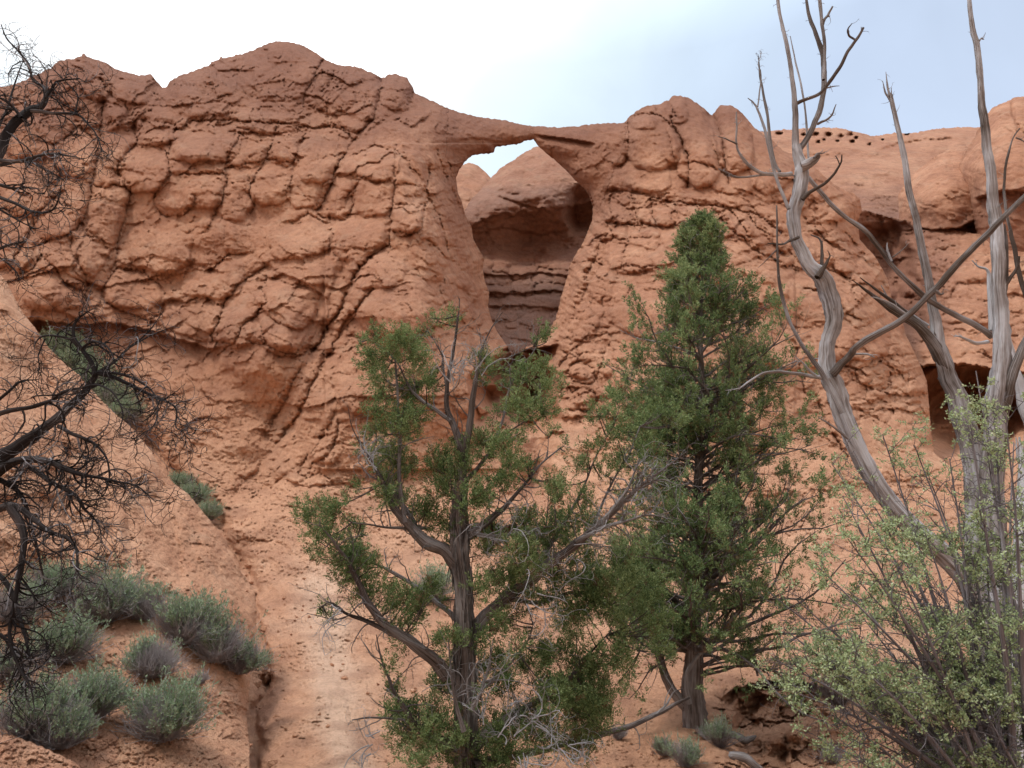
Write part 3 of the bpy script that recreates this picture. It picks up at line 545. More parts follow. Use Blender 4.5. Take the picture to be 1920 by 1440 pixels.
# ------------------------------------------------------------ other sheets
def sheet(name, poly, cps, mat, det, step=2.4, w=60, rd=70, skirt=0.05, zone=None, openv=None):
    global US, VS, U, V, Dpx, UW, VW, UF, VF, dSIL
    us = [p[0] for p in poly]; vs = [p[1] for p in poly]
    US = np.arange(min(us), max(us)+step, step); VS = np.arange(min(vs), max(vs)+step, step); U, V = np.meshgrid(US, VS)
    m = inside(U, V, poly); Yb = tps(cps, U, V); Dpx = np.zeros(U.shape)
    UW = U + 4*fbm(U/70, V/70, 50, 3) + 2.5*fbm(U/14, V/14, 71, 2); VW = V + 4*fbm(U/70, V/70, 60, 3) + 2.5*fbm(U/14, V/14, 81, 2)
    UF = U + 1.8*fbm(U/10, V/10, 91, 2); VF = V + 1.8*fbm(U/10, V/10, 96, 2)
    n = openv if openv is not None else len(poly)
    dSIL = seg_dist(U, V, poly[:n], maxd=w+5); Dpx += rd*rnd(dSIL, w)
    z = det() if det else None
    YY = Yb + Dpx*Yb/F; U, V = snap(U, V, m, [(poly[:n], False)])
    GR[name] = (US, VS, YY)
    mm = m[:-1,:-1] & m[1:,:-1] & m[1:,1:] & m[:-1,1:]
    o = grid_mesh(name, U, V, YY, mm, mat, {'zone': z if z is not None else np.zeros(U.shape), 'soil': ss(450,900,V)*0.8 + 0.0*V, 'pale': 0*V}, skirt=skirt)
    return tag(o, kind='structure')
# far dome seen through the arch
def d_far():
    global Dpx
    Dpx += 8*fbm(U/40, V/25, 3, 4); flakes(40, 12, 701, 3, np.ones(U.shape)); return 0*U
sheet('far_dome', [(780,420),(800,345),(835,320),(862,309),(880,305),(895,310),(908,320),(920,333),(950,380),(960,440),(860,460)], [(780,300,70),(880,300,72),(960,300,74),(780,440,62),(880,440,63),(960,440,64)], M_FAR, d_far, 2.4, 45, 60, openv=10)
# dome wall at the back of the alcove
def d_alc():
    global Dpx
    ledge([(860,430),(930,404),(980,398),(1050,392),(1140,372)], 11, 60, 2.5, 9)
    Dpx += 22*np.exp(-((V-440+0.15*(U-1000))/55)**2)*ss(860,1000,U)
    ledge([(925,366),(950,372),(1000,388),(1030,398)], 14, 14); ledge([(880,440),(940,425),(1010,440),(1060,430),(1130,400)], 10, 26)
    ledge([(890,486),(960,492),(1020,494),(1080,492),(1130,490)], -10, 26, .6); ledge([(890,512),(950,518),(1010,511),(1080,518)], 9, 16, .8, 7)
    ledge([(890,546),(960,551),(1040,544),(1080,552)], 9, 20, .7, 7); ledge([(905,578),(960,572),(1070,580)], 6, 16, .7, 4); ledge([(910,625),(1000,640),(1060,630)], 9, 12, 1)
    pit(1095,395,42,48,60,2.0); pit(1000,440,130,60,20,2.0)
    Dpx += cells(40, 24, 31, 12, 0.2, box(880,1140,490,560,12)); Dpx += cells(120, 34, 33, 6, 0.15, box(880,1140,550,700,12)); Dpx += cells(90, 60, 34, 6, 0.15, box(840,1140,320,460,12))
    Dpx += 9*fbm(U/50, V/30, 35, 4) + 2*fbm(U/10, V/8, 36, 3) + 14*fbm(U/150, V/90, 39, 2)
    flakes(60, 12, 703, 3, np.ones(U.shape)); flakes(30, 9, 705, 3, box(840,1140,400,500,10))
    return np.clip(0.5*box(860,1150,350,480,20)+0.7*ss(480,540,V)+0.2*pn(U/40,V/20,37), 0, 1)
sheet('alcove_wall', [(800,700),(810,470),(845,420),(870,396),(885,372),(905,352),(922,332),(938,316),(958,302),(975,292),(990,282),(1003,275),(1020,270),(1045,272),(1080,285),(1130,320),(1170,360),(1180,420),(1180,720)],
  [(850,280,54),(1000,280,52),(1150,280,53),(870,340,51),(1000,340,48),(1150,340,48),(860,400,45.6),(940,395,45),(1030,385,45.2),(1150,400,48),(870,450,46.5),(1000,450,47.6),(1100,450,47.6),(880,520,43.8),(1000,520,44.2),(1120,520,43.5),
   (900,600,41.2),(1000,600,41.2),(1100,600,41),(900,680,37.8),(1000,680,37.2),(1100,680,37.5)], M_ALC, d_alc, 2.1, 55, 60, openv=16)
# far mesa with the row of holes
def d_mesa():
    global Dpx
    Dpx += 14*fbm(U/160, V/50, 41, 4) + 3*fbm(U/30, V/12, 43, 4)
    for a in [(1461,251,8,3),(1507,253,5,3),(1518,254,6,4),(1530,253,7,5),(1553,254,7.5,5.5),(1577,256,6,4),(1594,253,7,3.5),(1605,259,4,3),(1598,266,5,3),(1534,266,3.5,2),(1570,265,3,1.8),(1630,271,3.5,2.5),(1655,262,3,1.5),(1545,262,3,2),(1700,252,5,1.5)]: pit(a[0], a[1], a[2]*1.1, a[3]*1.15, 45, 2.5)
    ledge([(1440,292),(1560,290),(1700,292),(1800,285)], 9, 8, 1); ledge([(1640,282),(1680,270),(1720,262),(1800,258)], 14, 20, 1, 3); flakes(120, 16, 711, 4, np.ones(U.shape)); flakes(60,9,713,3,ss(300,360,V))
    return np.clip(0.9*ss(320,400,V)*ss(1560,1620,U)+0.35*fbm(U/60,V/12,47,3), 0, 1)
sheet('mesa', [(1380,620),(1390,260),(1425,246),(1450,244),(1480,243),(1520,240),(1550,239),(1580,241),(1605,247),(1625,252),(1640,256),(1660,251),(1690,249),(1715,250),(1740,244),(1770,240),(1800,239),(1830,238),(1880,240),(1950,245),(1960,620)],
  [(1380,240,82),(1650,240,84),(1950,240,84),(1380,300,72),(1650,300,72),(1950,300,72),(1380,400,60),(1650,400,58),(1950,400,60),(1400,500,52),(1650,500,50),(1900,500,52),(1650,620,46),(1900,620,46)], M_FAR, d_mesa, 2.4, 28, 60, openv=20)
# right-hand domes and the wall with the cave under them
def d_dome_a():
    global Dpx
    Dpx += 10*fbm(U/90, V/60, 51, 4) + 2.5*fbm(U/18, V/12, 53, 4); flakes(80, 16, 721, 3.5, np.ones(U.shape), -0.4)
    ledge([(1675,418),(1740,432),(1800,428),(1840,405)], 60, 70, 1, 10)
    return np.clip(0.7*ss(370,430,V)+0.25*pn(U/40,V/30,55), 0, 1)
sheet('rock_dome', [(1660,520),(1672,440),(1686,410),(1684,365),(1695,348),(1715,325),(1735,306),(1762,288),(1795,277),(1830,268),(1860,262),(1890,300),(1900,520)],
  [(1660,260,50),(1780,270,47),(1900,260,47),(1670,380,46),(1760,370,42.5),(1860,370,43),(1680,440,45),(1760,440,43),(1860,440,43),(1680,520,46),(1860,520,46)], M_CLIFF, d_dome_a, 2.2, 75, 90, openv=11)
def d_dome_b():
    global Dpx
    Dpx += 9*fbm(U/90, V/70, 61, 4) + 2.5*fbm(U/18, V/12, 63, 4); flakes(80, 16, 731, 3.5, np.ones(U.shape), -0.3)
    for w, dp, pl in [(4,16,Z2(1872,380,1880,430,1900,480,1925,500)),(3,8,Z2(1780,440,1840,430,1880,440))]: Dpx += dp*np.exp(-(seg_dist(UF, VF, pl, maxd=60)/(w*.7))**2)
    ledge([(1825,372),(1870,358),(1920,356),(2100,360)], 46, 70, 1, 10); Dpx += 30*np.exp(-np.clip(U-1800,0,None)/26.0)
    return np.clip(0.7*ss(300,420,V)+0.25*pn(U/40,V/30,65), 0, 1)
sheet('rock_dome', [(1845,560),(1832,440),(1822,400),(1812,365),(1800,335),(1798,310),(1806,290),(1825,262),(1838,235),(1850,215),(1862,202),(1885,190),(1895,187),(1900,183),(1925,180),(1960,176),(2060,190),(2200,260),(2240,560)],
  [(1800,180,46),(1900,180,44),(2200,180,46),(1800,300,42),(1900,300,38.5),(2200,300,40),(1830,400,40),(1920,400,37.5),(2200,400,38),(1840,560,40),(2000,560,39)], M_CLIFF, d_dome_b, 2.2, 75, 95, openv=18)
def d_rw():
    global Dpx
    Dpx += 12*fbm(U/110, V/80, 67, 4) + 6*fbm(U/36, V/24, 68, 4) + 2.2*fbm(U/12, V/9, 69, 3)
    Dpx += cells(70, 40, 70, 9, 0.2, np.ones(U.shape)*(1-ss(690,740,V)), 0.2) + cells(30, 16, 72, 5, 0.2, box(1600,1800,400,600,20)); flakes(60, 16, 741, 5, np.ones(U.shape), -0.2); flakes(40, 8, 743, 3, box(1600,1800,400,600,20))
    pit(1655,480,70,90,130,2.0); pit(1700,580,50,70,60,2.0); ledge([(1700,690),(1760,682),(1830,686),(1900,700),(1980,700),(2200,720)], 110, 90, 1.6, 14)
    pit(1810,772,115,88,230,3.5); pit(1900,790,60,60,120); ledge([(1850,560),(1900,550),(2000,560),(2200,570)], 12, 30)
    return np.clip(0.9*(1-ss(600,700,V))*box(1560,1780,380,680,50)+0.2*pn(U/50,V/30,66), 0, 1)  # darker zone: shade of the recess below the domes put into the rock colour
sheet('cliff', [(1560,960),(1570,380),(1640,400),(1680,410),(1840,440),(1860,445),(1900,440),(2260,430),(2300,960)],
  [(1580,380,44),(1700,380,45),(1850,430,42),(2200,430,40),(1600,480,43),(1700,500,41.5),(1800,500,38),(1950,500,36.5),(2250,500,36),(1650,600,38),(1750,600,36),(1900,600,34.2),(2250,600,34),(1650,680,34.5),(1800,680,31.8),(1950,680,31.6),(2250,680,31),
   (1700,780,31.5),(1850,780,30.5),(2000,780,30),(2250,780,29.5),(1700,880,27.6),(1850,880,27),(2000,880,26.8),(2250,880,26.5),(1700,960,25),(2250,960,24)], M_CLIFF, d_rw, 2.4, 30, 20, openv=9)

# near hillside on the left
SPUR = [(-420,330),(-200,430),(-60,490),(0,515),(12,528),(28,560),(45,590),(66,615),(90,650),(120,680),(150,705),(185,745),(215,775),(245,800),(262,820),(285,848),(300,880),(325,905),(352,925),(368,945),(385,965),(405,990),(425,1030),(442,1060),(462,1085),(478,1110),
 (482,1150),(478,1200),(470,1240),(468,1290),(462,1340),(468,1400),(470,1470),(440,1800),(420,2600),(-420,2600)]
def d_spur():
    global Dpx
    o1 = np.ones(U.shape)
    Dpx += 30*fbm(U/170, V/150, 81, 3) + 5*fbm(U/45, V/35, 83, 4) + 2.2*fbm(U/12, V/9, 85, 4, 0.6)
    pw = 0.25+0.75*ss(-.25,.3,pn(U/110,V/90,841)); scaly(22, 9, 821, -6, pw); scaly(9, 5, 823, -2.6, pw); facets(60, 34, 843, 7, o1*ss(-.1,.4,pn(U/90,V/80,845)), -.5)
    Dpx += 5*(1-ridged((U-0.45*V)/60, (V+0.5*U)/380, 847, 3))*(1-ss(1150,1250,V)) + 18*fbm(U/90, V/110, 849, 2)
    rill(7, 16, [(60,640),(110,760),(130,880),(120,1000)]); rill(10, 14, [(150,740),(190,860),(205,960),(200,1060)]); rill(8, 12, [(300,900),(330,1000),(340,1090)]); rill(14, -10, [(380,1000),(410,1100),(430,1180)]); flakes(55, 22, 825, 6, ss(1150,1250,V)*0.8, 0.5); flakes(40, 11, 827, 3.5, o1*0.8, 0.3)
    Dpx += 1.3*cells(17, 13, 87, 3, 0.25, box(230,460,880,1180,30))
    f, e, c = worley(UW/30, VW/22, 89); Dpx += ss(1180,1280,V)*5*np.exp(-(e/0.10)**2)
    rill(9, 16, [(238,960),(240,1010),(262,1060),(290,1100)]); rill(16, -8, [(225,960),(225,1040),(270,1110)])
    ledge([(-30,1372),(30,1380),(80,1400),(130,1425),(170,1450),(200,1480)], -90, 900, 1.5)
    return np.clip(0.5*ss(1300,1420,V)*(U<220)+0.35*fbm(U/50,V/40,88,3), 0, 1)
sheet('hillside', SPUR, [(-400,350,13.5),(-100,450,13.2),(0,520,12.8),(-400,700,10),(-100,700,10.6),(100,680,12.8),(0,800,10.3),(150,800,11.6),(260,830,12.8),(-400,1000,8),(0,1000,9.1),(200,980,10.2),(400,1000,11.8),(0,1150,8.3),(200,1150,9.0),(400,1150,9.8),(478,1120,11.2),
   (-400,1300,6.2),(0,1300,7.0),(200,1300,7.7),(400,1300,8.4),(465,1300,9.4),(-400,1440,5.0),(0,1440,5.9),(200,1440,6.4),(400,1440,7.0),(468,1440,7.5),(-400,1800,3.6),(400,1800,4.1),(-400,2600,2.1),(400,2600,2.3)], M_SPUR, d_spur, 2.3, 40, 45, skirt=0.03, openv=32)
# ------------------------------------------------------------ wood and leaves
RG = np.random.RandomState(11)
def norm(a): return a/(np.linalg.norm(a, axis=-1, keepdims=True)+1e-9)
def smooth_line(pts, n):
    """Catmull-Rom through rows of numbers"""
    p = np.array(pts, float); p = np.concatenate([2*p[:1]-p[1:2], p, 2*p[-1:]-p[-2:-1]]); m = len(p)-3
    t = np.linspace(0, m-1e-6, n); i = t.astype(int); f = (t-i)[:, None]
    a, b, c, d = p[i], p[i+1], p[i+2], p[i+3]
    return 0.5*((2*b)+(-a+c)*f+(2*a-5*b+4*c-d)*f*f+(-a+3*b-3*c+d)*f**3)
def tubes(PT, RD, k=5, ridge=0.0, seed=0, cap=True):
    """B tubes of n points each -> one vertex/face set with uv in metres"""
    PT = np.asarray(PT, float); RD = np.asarray(RD, float); B, n = PT.shape[:2]
    T = np.empty_like(PT); T[:,1:-1] = PT[:,2:]-PT[:,:-2]; T[:,0] = PT[:,1]-PT[:,0]; T[:,-1] = PT[:,-1]-PT[:,-2]; T = norm(T)
    md = norm(PT[:,-1]-PT[:,0]); ref = np.where(np.abs(md[:,1:2]) < 0.75, np.array([[0.,1,0]]), np.array([[1.,0,0]]))[:,None,:]
    n1 = norm(np.cross(T, ref)); n2 = np.cross(T, n1); a = np.linspace(0, 2*np.pi, k, endpoint=False)
    L = np.concatenate([np.zeros((B,1)), np.cumsum(np.linalg.norm(np.diff(PT, axis=1), axis=2), 1)], 1)
    r = RD[:,:,None]*np.ones(k)
    if ridge:
        tw = L[:,:,None]*1.2; A = a[None,None,:]+tw; bb = np.arange(B)[:,None,None]*7.7
        r = r*(1 + ridge*0.45*fbm(np.cos(A)*1.6+bb, np.sin(A)*1.6+L[:,:,None]*0.8, seed+3, 3, 0.6) + (ridge*0.5*(0.3-np.abs(pn(np.cos(A)*9+bb, np.sin(A)*9+L[:,:,None]*0.8, seed+11))) if k > 14 else 0) + ridge*0.7*(0.3-np.abs(pn(np.cos(A)*4.5+bb, np.sin(A)*4.5+L[:,:,None]*0.35, seed+8))))
    Vx = PT[:,:,None,:] + r[...,None]*(np.cos(a)[None,None,:,None]*n1[:,:,None,:]+np.sin(a)[None,None,:,None]*n2[:,:,None,:])
    uv = np.stack([np.broadcast_to(a/(2*np.pi), (B,n,k))*1.0 + np.arange(B)[:,None,None]*0.37, np.broadcast_to(L[:,:,None], (B,n,k))], -1)
    id_ = np.arange(B*n*k).reshape(B, n, k); nx = np.roll(id_, -1, 2)
    Fq = np.stack([id_[:,:-1], nx[:,:-1], nx[:,1:], id_[:,1:]], -1).reshape(-1, 4)
    return Vx.reshape(-1,3), Fq, uv.reshape(-1,2)
class Soup:
    def __init__(s): s.V=[]; s.F=[]; s.U=[]; s.T=[]; s.n=0
    def add(s, V, F_, uv=None, tint=0.5):
        s.V.append(V); s.F.append(F_+s.n); s.U.append(uv if uv is not None else np.zeros((len(V),2))); s.n += len(V)
        s.T.append(np.broadcast_to(np.asarray(tint, float), (len(V),)) if np.ndim(tint)==0 else tint); return s
    def build(s, name, mat, parent=None, smooth=True):
        return mesh(name, np.concatenate(s.V), np.concatenate(s.F), mat, parent, smooth, np.concatenate(s.U), {'tint': np.concatenate(s.T)})
WS = 1.0
def traced(pts, Y, dY=None, n=None, wob=0.004):
    """pts: (u, v, width px[, dy]) -> points and radii of the place"""
    p = np.array([(q[0], q[1], q[2], (q[3] if len(q) > 3 else 0.0)) for q in pts], float)
    n = n or max(6, int(7*len(p))); p[:,2] *= WS; s = smooth_line(p, n); YY = Y + s[:,3] + (0 if dY is None else np.linspace(dY[0], dY[1], n))
    X = P(s[:,0], s[:,1], YY); r = np.clip(s[:,2], 0.6, None)*0.5*np.linalg.norm(X, axis=1)/F
    t = np.linspace(0, 1, n)*len(p)*1.1; o = RG.rand()*50
    X = X + (r*0.14+wob*0.6)[:,None]*np.stack([pn(t, t*0+o, 1), pn(t, t*0+o+9, 2), pn(t, t*0+o+19, 3)], -1)
    return X, r
def grow(P0, D0, L, r0, n=7, wig=0.25, up=0.0, r1=0.25, curl=0.0):
    B = len(P0); D = norm(np.asarray(D0, float)); X = [np.asarray(P0, float)]; L = np.broadcast_to(L, (B,)); st = (L/(n-1))[:,None]
    ax = norm(RG.randn(B,3))*curl
    for i in range(n-1):
        D = norm(D + wig*RG.randn(B,3)*0.6 + np.array([0,0,up]) + np.cross(D, ax)*0.35); X.append(X[-1]+D*st)
    r0 = np.broadcast_to(r0, (B,)); rr = r0[:,None]*np.linspace(1, r1, n)[None]
    return np.stack(X, 1), rr
def kids(PT, RD, per, ang=(35,65), t0=0.2, t1=1.0, k=0.6):
    B, n = PT.shape[:2]; b = np.repeat(np.arange(B), per); t = t0+(t1-t0)*RG.rand(len(b)); x = t*(n-1); i = np.clip(x.astype(int), 0, n-2); f = (x-i)[:,None]
    Pp = PT[b,i]*(1-f)+PT[b,i+1]*f; T = norm(PT[b,i+1]-PT[b,i]); q = norm(np.cross(T, RG.randn(len(b),3)))
    a = np.radians(ang[0]+(ang[1]-ang[0])*RG.rand(len(b)))[:,None]
    return Pp, norm(T*np.cos(a)+q*np.sin(a)), RD[b,i]*k, b
def leaves(C, D, L, Wd, tint):
    B = len(C); D = norm(D); q = norm(np.cross(D, RG.randn(B,3))); L = np.broadcast_to(L,(B,))[:,None]; Wd = np.broadcast_to(Wd,(B,))[:,None]
    V_ = np.stack([C, C+D*L*0.5+q*Wd*0.5, C+D*L, C+D*L*0.5-q*Wd*0.5], 1).reshape(-1,3)
    return V_, np.arange(B*4).reshape(B,4), None, np.repeat(np.broadcast_to(tint,(B,)), 4)
def leaf_mat(name, stops, trans=0.25):
    m, t, b, o = new_mat(name); a = tn(t, 'ShaderNodeAttribute', attribute_name='tint')
    c = cramp(t, a.outputs['Fac'], stops); t.links.new(c, b.inputs['Base Color']); b.inputs['Roughness'].default_value = 0.7
    tr = tn(t, 'ShaderNodeBsdfTranslucent', {'Color': c}); mx = tn(t, 'ShaderNodeMixShader', {0: trans, 1: b.outputs[0], 2: tr.outputs[0]}); t.links.new(mx.outputs[0], o.inputs[0])
    return m
def wood_mat(name, dark, mid, light, bias=0.0, sx=14, sy=1.6, bump=0.012):
    m, t, b, o = new_mat(name); uv = tn(t, 'ShaderNodeUVMap', uv_map='UVMap')
    mp = tn(t, 'ShaderNodeMapping', {'Vector': uv.outputs[0], 'Scale': (sx, sy, 1), 'Rotation': (0, 0, 0.12)})
    n1 = tn(t, 'ShaderNodeTexNoise', {'Vector': mp.outputs[0], 'Scale': 1.0, 'Detail': 6.0, 'Roughness': 0.65})
    g = tn(t, 'ShaderNodeNewGeometry'); n2 = tn(t, 'ShaderNodeTexNoise', {'Vector': g.outputs['Position'], 'Scale': 2.2, 'Detail': 4.0})
    a = tn(t, 'ShaderNodeAttribute', attribute_name='tint')
    s1 = tn(t, 'ShaderNodeMath', {0: n2.outputs['Fac'], 1: 0.9, 2: -0.45+bias}, operation='MULTIPLY_ADD')
    s2 = tn(t, 'ShaderNodeMath', {0: a.outputs['Fac'], 1: 0.8, 2: -0.4}, operation='MULTIPLY_ADD')
    s3 = tn(t, 'ShaderNodeMath', {0: n1.outputs['Fac'], 1: s1.outputs[0]}, operation='ADD'); s4 = tn(t, 'ShaderNodeMath', {0: s3.outputs[0], 1: s2.outputs[0]}, operation='ADD', use_clamp=True)
    t.links.new(cramp(t, s4.outputs[0], [(0.30, dark), (0.5, mid), (0.72, light)]), b.inputs['Base Color'])
    bm = tn(t, 'ShaderNodeBump', {'Height': n1.outputs['Fac'], 'Distance': bump, 'Strength': 1.0}); t.links.new(bm.outputs[0], b.inputs['Normal']); b.inputs['Roughness'].default_value = 0.8
    return m
M_SILVER = wood_mat('weathered_silver_wood', (0.09,0.065,0.05), (0.30,0.265,0.25), (0.55,0.54,0.55), 0.0, 22, 1.6, 0.02)
M_BARK = wood_mat('shaggy_juniper_bark', (0.055,0.04,0.032), (0.20,0.155,0.135), (0.40,0.36,0.34), 0.05, 30, 2.2, 0.04)
M_TWIG = wood_mat('grey_twig', (0.16,0.13,0.115), (0.28,0.25,0.24), (0.46,0.44,0.44), 0.0)
M_BURNT = wood_mat('blackened_branch', (0.022,0.017,0.016), (0.075,0.06,0.055), (0.45,0.42,0.43), -0.07)
M_SHRUBW = wood_mat('shrub_stem', (0.12,0.095,0.095), (0.24,0.21,0.215), (0.40,0.37,0.39), 0.0)
M_JUN = leaf_mat('juniper_scale_leaf', [(0.0, (0.18,0.12,0.065)), (0.03, (0.05,0.08,0.028)), (0.35, (0.11,0.165,0.06)), (0.65, (0.195,0.26,0.10)), (1.0, (0.35,0.41,0.19))], 0.27)
M_JUN2 = leaf_mat('juniper_scale_leaf_dark', [(0.0, (0.18,0.12,0.065)), (0.03, (0.055,0.09,0.036)), (0.35, (0.115,0.18,0.07)), (0.65, (0.195,0.265,0.11)), (1.0, (0.33,0.39,0.18))], 0.27)
M_SHRUBL = leaf_mat('pale_shrub_leaf', [(0.0, (0.20,0.26,0.11)), (0.5, (0.38,0.46,0.23)), (1.0, (0.58,0.62,0.40))], 0.3)
M_SAGE = leaf_mat('rabbitbrush_leaf', [(0.0, (0.17,0.23,0.13)), (0.5, (0.27,0.35,0.21)), (1.0, (0.40,0.46,0.32))], 0.15)
M_SAGEW = wood_mat('brush_stem', (0.24,0.19,0.18), (0.40,0.34,0.325), (0.60,0.55,0.54), 0.0)

def juniper_sprays(C, D, Lt, per, ll, lw, tone):
    """feathery tufts: each twig at C along D carries scale leaves all round it"""
    PT, RD = grow(C, D, Lt, 0.003, 5, 0.3, 0.12)
    B = len(C); b = np.repeat(np.arange(B), per); t = RG.rand(len(b))**0.8*4; i = np.clip(t.astype(int),0,3); f = (t-i)[:,None]
    c = PT[b,i]*(1-f)+PT[b,i+1]*f; T = norm(PT[b,i+1]-PT[b,i]); q = norm(np.cross(T, RG.randn(len(b),3)))
    d = T*0.75+q*(0.35+0.6*RG.rand(len(b),1)); c = c + q*0.012*RG.rand(len(b),1)
    tint = np.clip(np.broadcast_to(tone,(B,))[b] + 0.22*RG.randn(len(b)) + 0.22*(t/4-0.5), 0.035, 1); tint = np.where((RG.rand(B) < 0.05)[b], 0.0, tint)
    return leaves(c, d, ll*(0.6+0.8*RG.rand(len(b))), lw*(0.7+0.6*RG.rand(len(b))), tint), PT, RD
def branch_part(name, pts, Y, par, mat, dY=None, k=9, ridge=0.35, tint=0.5, twigs=0, tw=(0.25,0.006), wig=0.35, up=0.05, sub=2, tmat=None, droop=0.0):
    X, r = traced(pts, Y, dY); s = Soup(); s.add(*tubes(X[None], r[None], k, ridge, RG.randint(90)), tint=tint)
    if twigs:
        p0, d0, rr, b = kids(X[None], r[None], twigs, (35,80), 0.15, 1.0); T1, R1 = grow(p0, d0, tw[0]*(0.4+RG.rand(len(p0))), np.minimum(rr, tw[1]), 7, wig, up, 0.3, curl=0.8)
        s.add(*tubes(T1, R1, 4), tint=np.clip(tint+0.15,0,1))
        if sub:
            p0, d0, rr, b = kids(T1, R1, sub, (30,70), 0.2); T2, R2 = grow(p0, d0, tw[0]*0.5*(0.4+RG.rand(len(p0))), np.clip(rr,0.0012,0.004), 6, wig, up, 0.35, curl=0.8)
            s.add(*tubes(T2, R2, 3), tint=np.clip(tint+0.25,0,1))
    s.build(name, mat, par); return X, r

# ------------------------------------------------------------ tall juniper on the bank
YB = ground_Y(1305, 1362)
J2 = empty('juniper_tree', tuple(P(1303, 1362, YB)), 'tall dense conical juniper on the bank, its straight shaggy trunk bare near the foot', 'tree')
WS = 0.66
tr2 = [(1306,1385,70),(1304,1350,58),(1300,1290,50),(1303,1230,44),(1300,1170,38),(1303,1100,33),(1305,1030,29),(1308,950,25),(1310,870,21),(1312,780,18),(1315,700,14),(1313,620,11),(1316,540,8),(1318,470,5),(1318,425,3)]
X2, r2 = traced(tr2, YB, n=90); Soup().add(*tubes(X2[None], r2[None], 44, 0.42, 5), tint=0.42).build('trunk', M_BARK, J2)
prof = [(425,8,8),(450,25,22),(480,52,38),(540,72,75),(575,62,120),(600,120,105),(640,150,140),(670,160,165),(720,160,170),(760,125,165),(800,135,175),(850,95,180),(890,110,190),(930,95,160),(960,75,130),(1000,130,190),(1040,165,210),(1090,175,215),(1140,160,235),(1185,120,225),(1215,70,170),(1240,20,120)]
pv = np.array(prof, float); limbP = []; limbD = []; limbL = []; limbR = []
Z2v = np.linspace(0,1,len(X2))
for i in range(520):
    v = 425+ (1225-425)*RG.rand()**0.85
    if 918 < v < 962 and RG.rand() < 0.8: continue
    j = np.argmin(np.abs(smooth_line(np.array(tr2)[:,:2], 90)[:,1]-v)); az = RG.rand()*2*np.pi
    sx = math.cos(az); w = np.interp(v, pv[:,0], pv[:,2] if sx > 0 else pv[:,1]); Rm = w*9.6/F*1.12
    lobe = float(pn(np.array([math.cos(az)*1.3+v/85.0]), np.array([math.sin(az)*1.3+v/160.0]), 77)[0])
    if lobe < -0.22 and v > 520: continue
    L_ = Rm*min(1.12, (0.55+0.5*RG.rand())*(1.0+0.75*lobe)); rise = 0.30+0.40*RG.rand() if v > 620 else 0.75
    limbP.append(X2[j] - np.array([0,0,0.35*L_*rise])); limbD.append([math.cos(az), math.sin(az), rise*0.8]); limbL.append(L_*1.05); limbR.append(0.007+0.010*L_)
T1, R1 = grow(np.array(limbP), np.array(limbD), np.array(limbL), np.array(limbR), 9, 0.28, 0.01, 0.2)
s = Soup(); s.add(*tubes(T1, R1, 5), tint=0.5)
p0, d0, rr, b = kids(T1, R1, 10, (20,60), 0.28, 1.0); LL = np.array(limbL)[b]
T2, R2 = grow(p0, d0+np.array([0,0,0.25]), 0.12+0.26*LL*RG.rand(len(b)), np.clip(rr,0.002,0.006), 6, 0.3, 0.06)
s.add(*tubes(T2, R2, 3), tint=0.55); s.build('branches', M_BARK, J2)
fs2 = Soup(); clump = np.repeat(RG.rand(len(T1)), 10)
ends = T2[:, -1]; D = norm(T2[:, -1]-T2[:, -3]); keep = (fbm(ends[:,0]*2.1, ends[:,2]*2.1+ends[:,1]*1.3, 7, 2) > -0.05) | (RG.rand(len(ends)) < 0.15)
C = []; DD = []; tone = []
for q in range(6):
    k = RG.randint(2, 6, len(T2)); cc = T2[np.arange(len(T2)), k] + 0.025*RG.randn(len(T2),3); dd = D + 0.55*RG.randn(len(T2),3) + np.array([0,0,0.45])
    C.append(cc[keep]); DD.append(dd[keep]); tone.append((0.38+0.40*clump)[keep])
(lv), PT, RD = juniper_sprays(np.concatenate(C), np.concatenate(DD), 0.11, 26, 0.034, 0.0105, np.concatenate(tone)); fs2.add(*lv)
fs2.build('foliage', M_JUN2, J2, smooth=False)
p0, d0, rr, b = kids(T1, R1, 1, (30,80), 0.3, 0.9); T3, R3 = grow(p0, d0, 0.35, 0.004, 8, 0.4, -0.03, 0.3, curl=1.0); s = Soup(); s.add(*tubes(T3, R3, 3), tint=0.6)
p0, d0, rr, b = kids(T3, R3, 2, (30,70), 0.3); T4, R4 = grow(p0, d0, 0.15, 0.002, 6, 0.4, 0, 0.5, curl=1.0); s.add(*tubes(T4, R4, 3), tint=0.7); s.build('dead_twigs', M_TWIG, J2)
branch_part('branch', [(1285,1325,26),(1268,1305,24),(1248,1270,22),(1236,1230,20),(1228,1190,18),(1205,1160,14),(1170,1140,12),(1140,1115,8)], YB, J2, M_BARK, twigs=10)
branch_part('branch', [(1292,1320,14),(1287,1290,12),(1290,1260,11),(1305,1235,10),(1325,1215,8),(1345,1205,5)], YB-0.2, J2, M_BARK)
branch_part('branch', [(1400,1195,10),(1412,1225,9),(1418,1250,8),(1420,1268,5)], YB-0.3, J2, M_BARK, twigs=8, tw=(0.12,0.004))

WS = 0.52
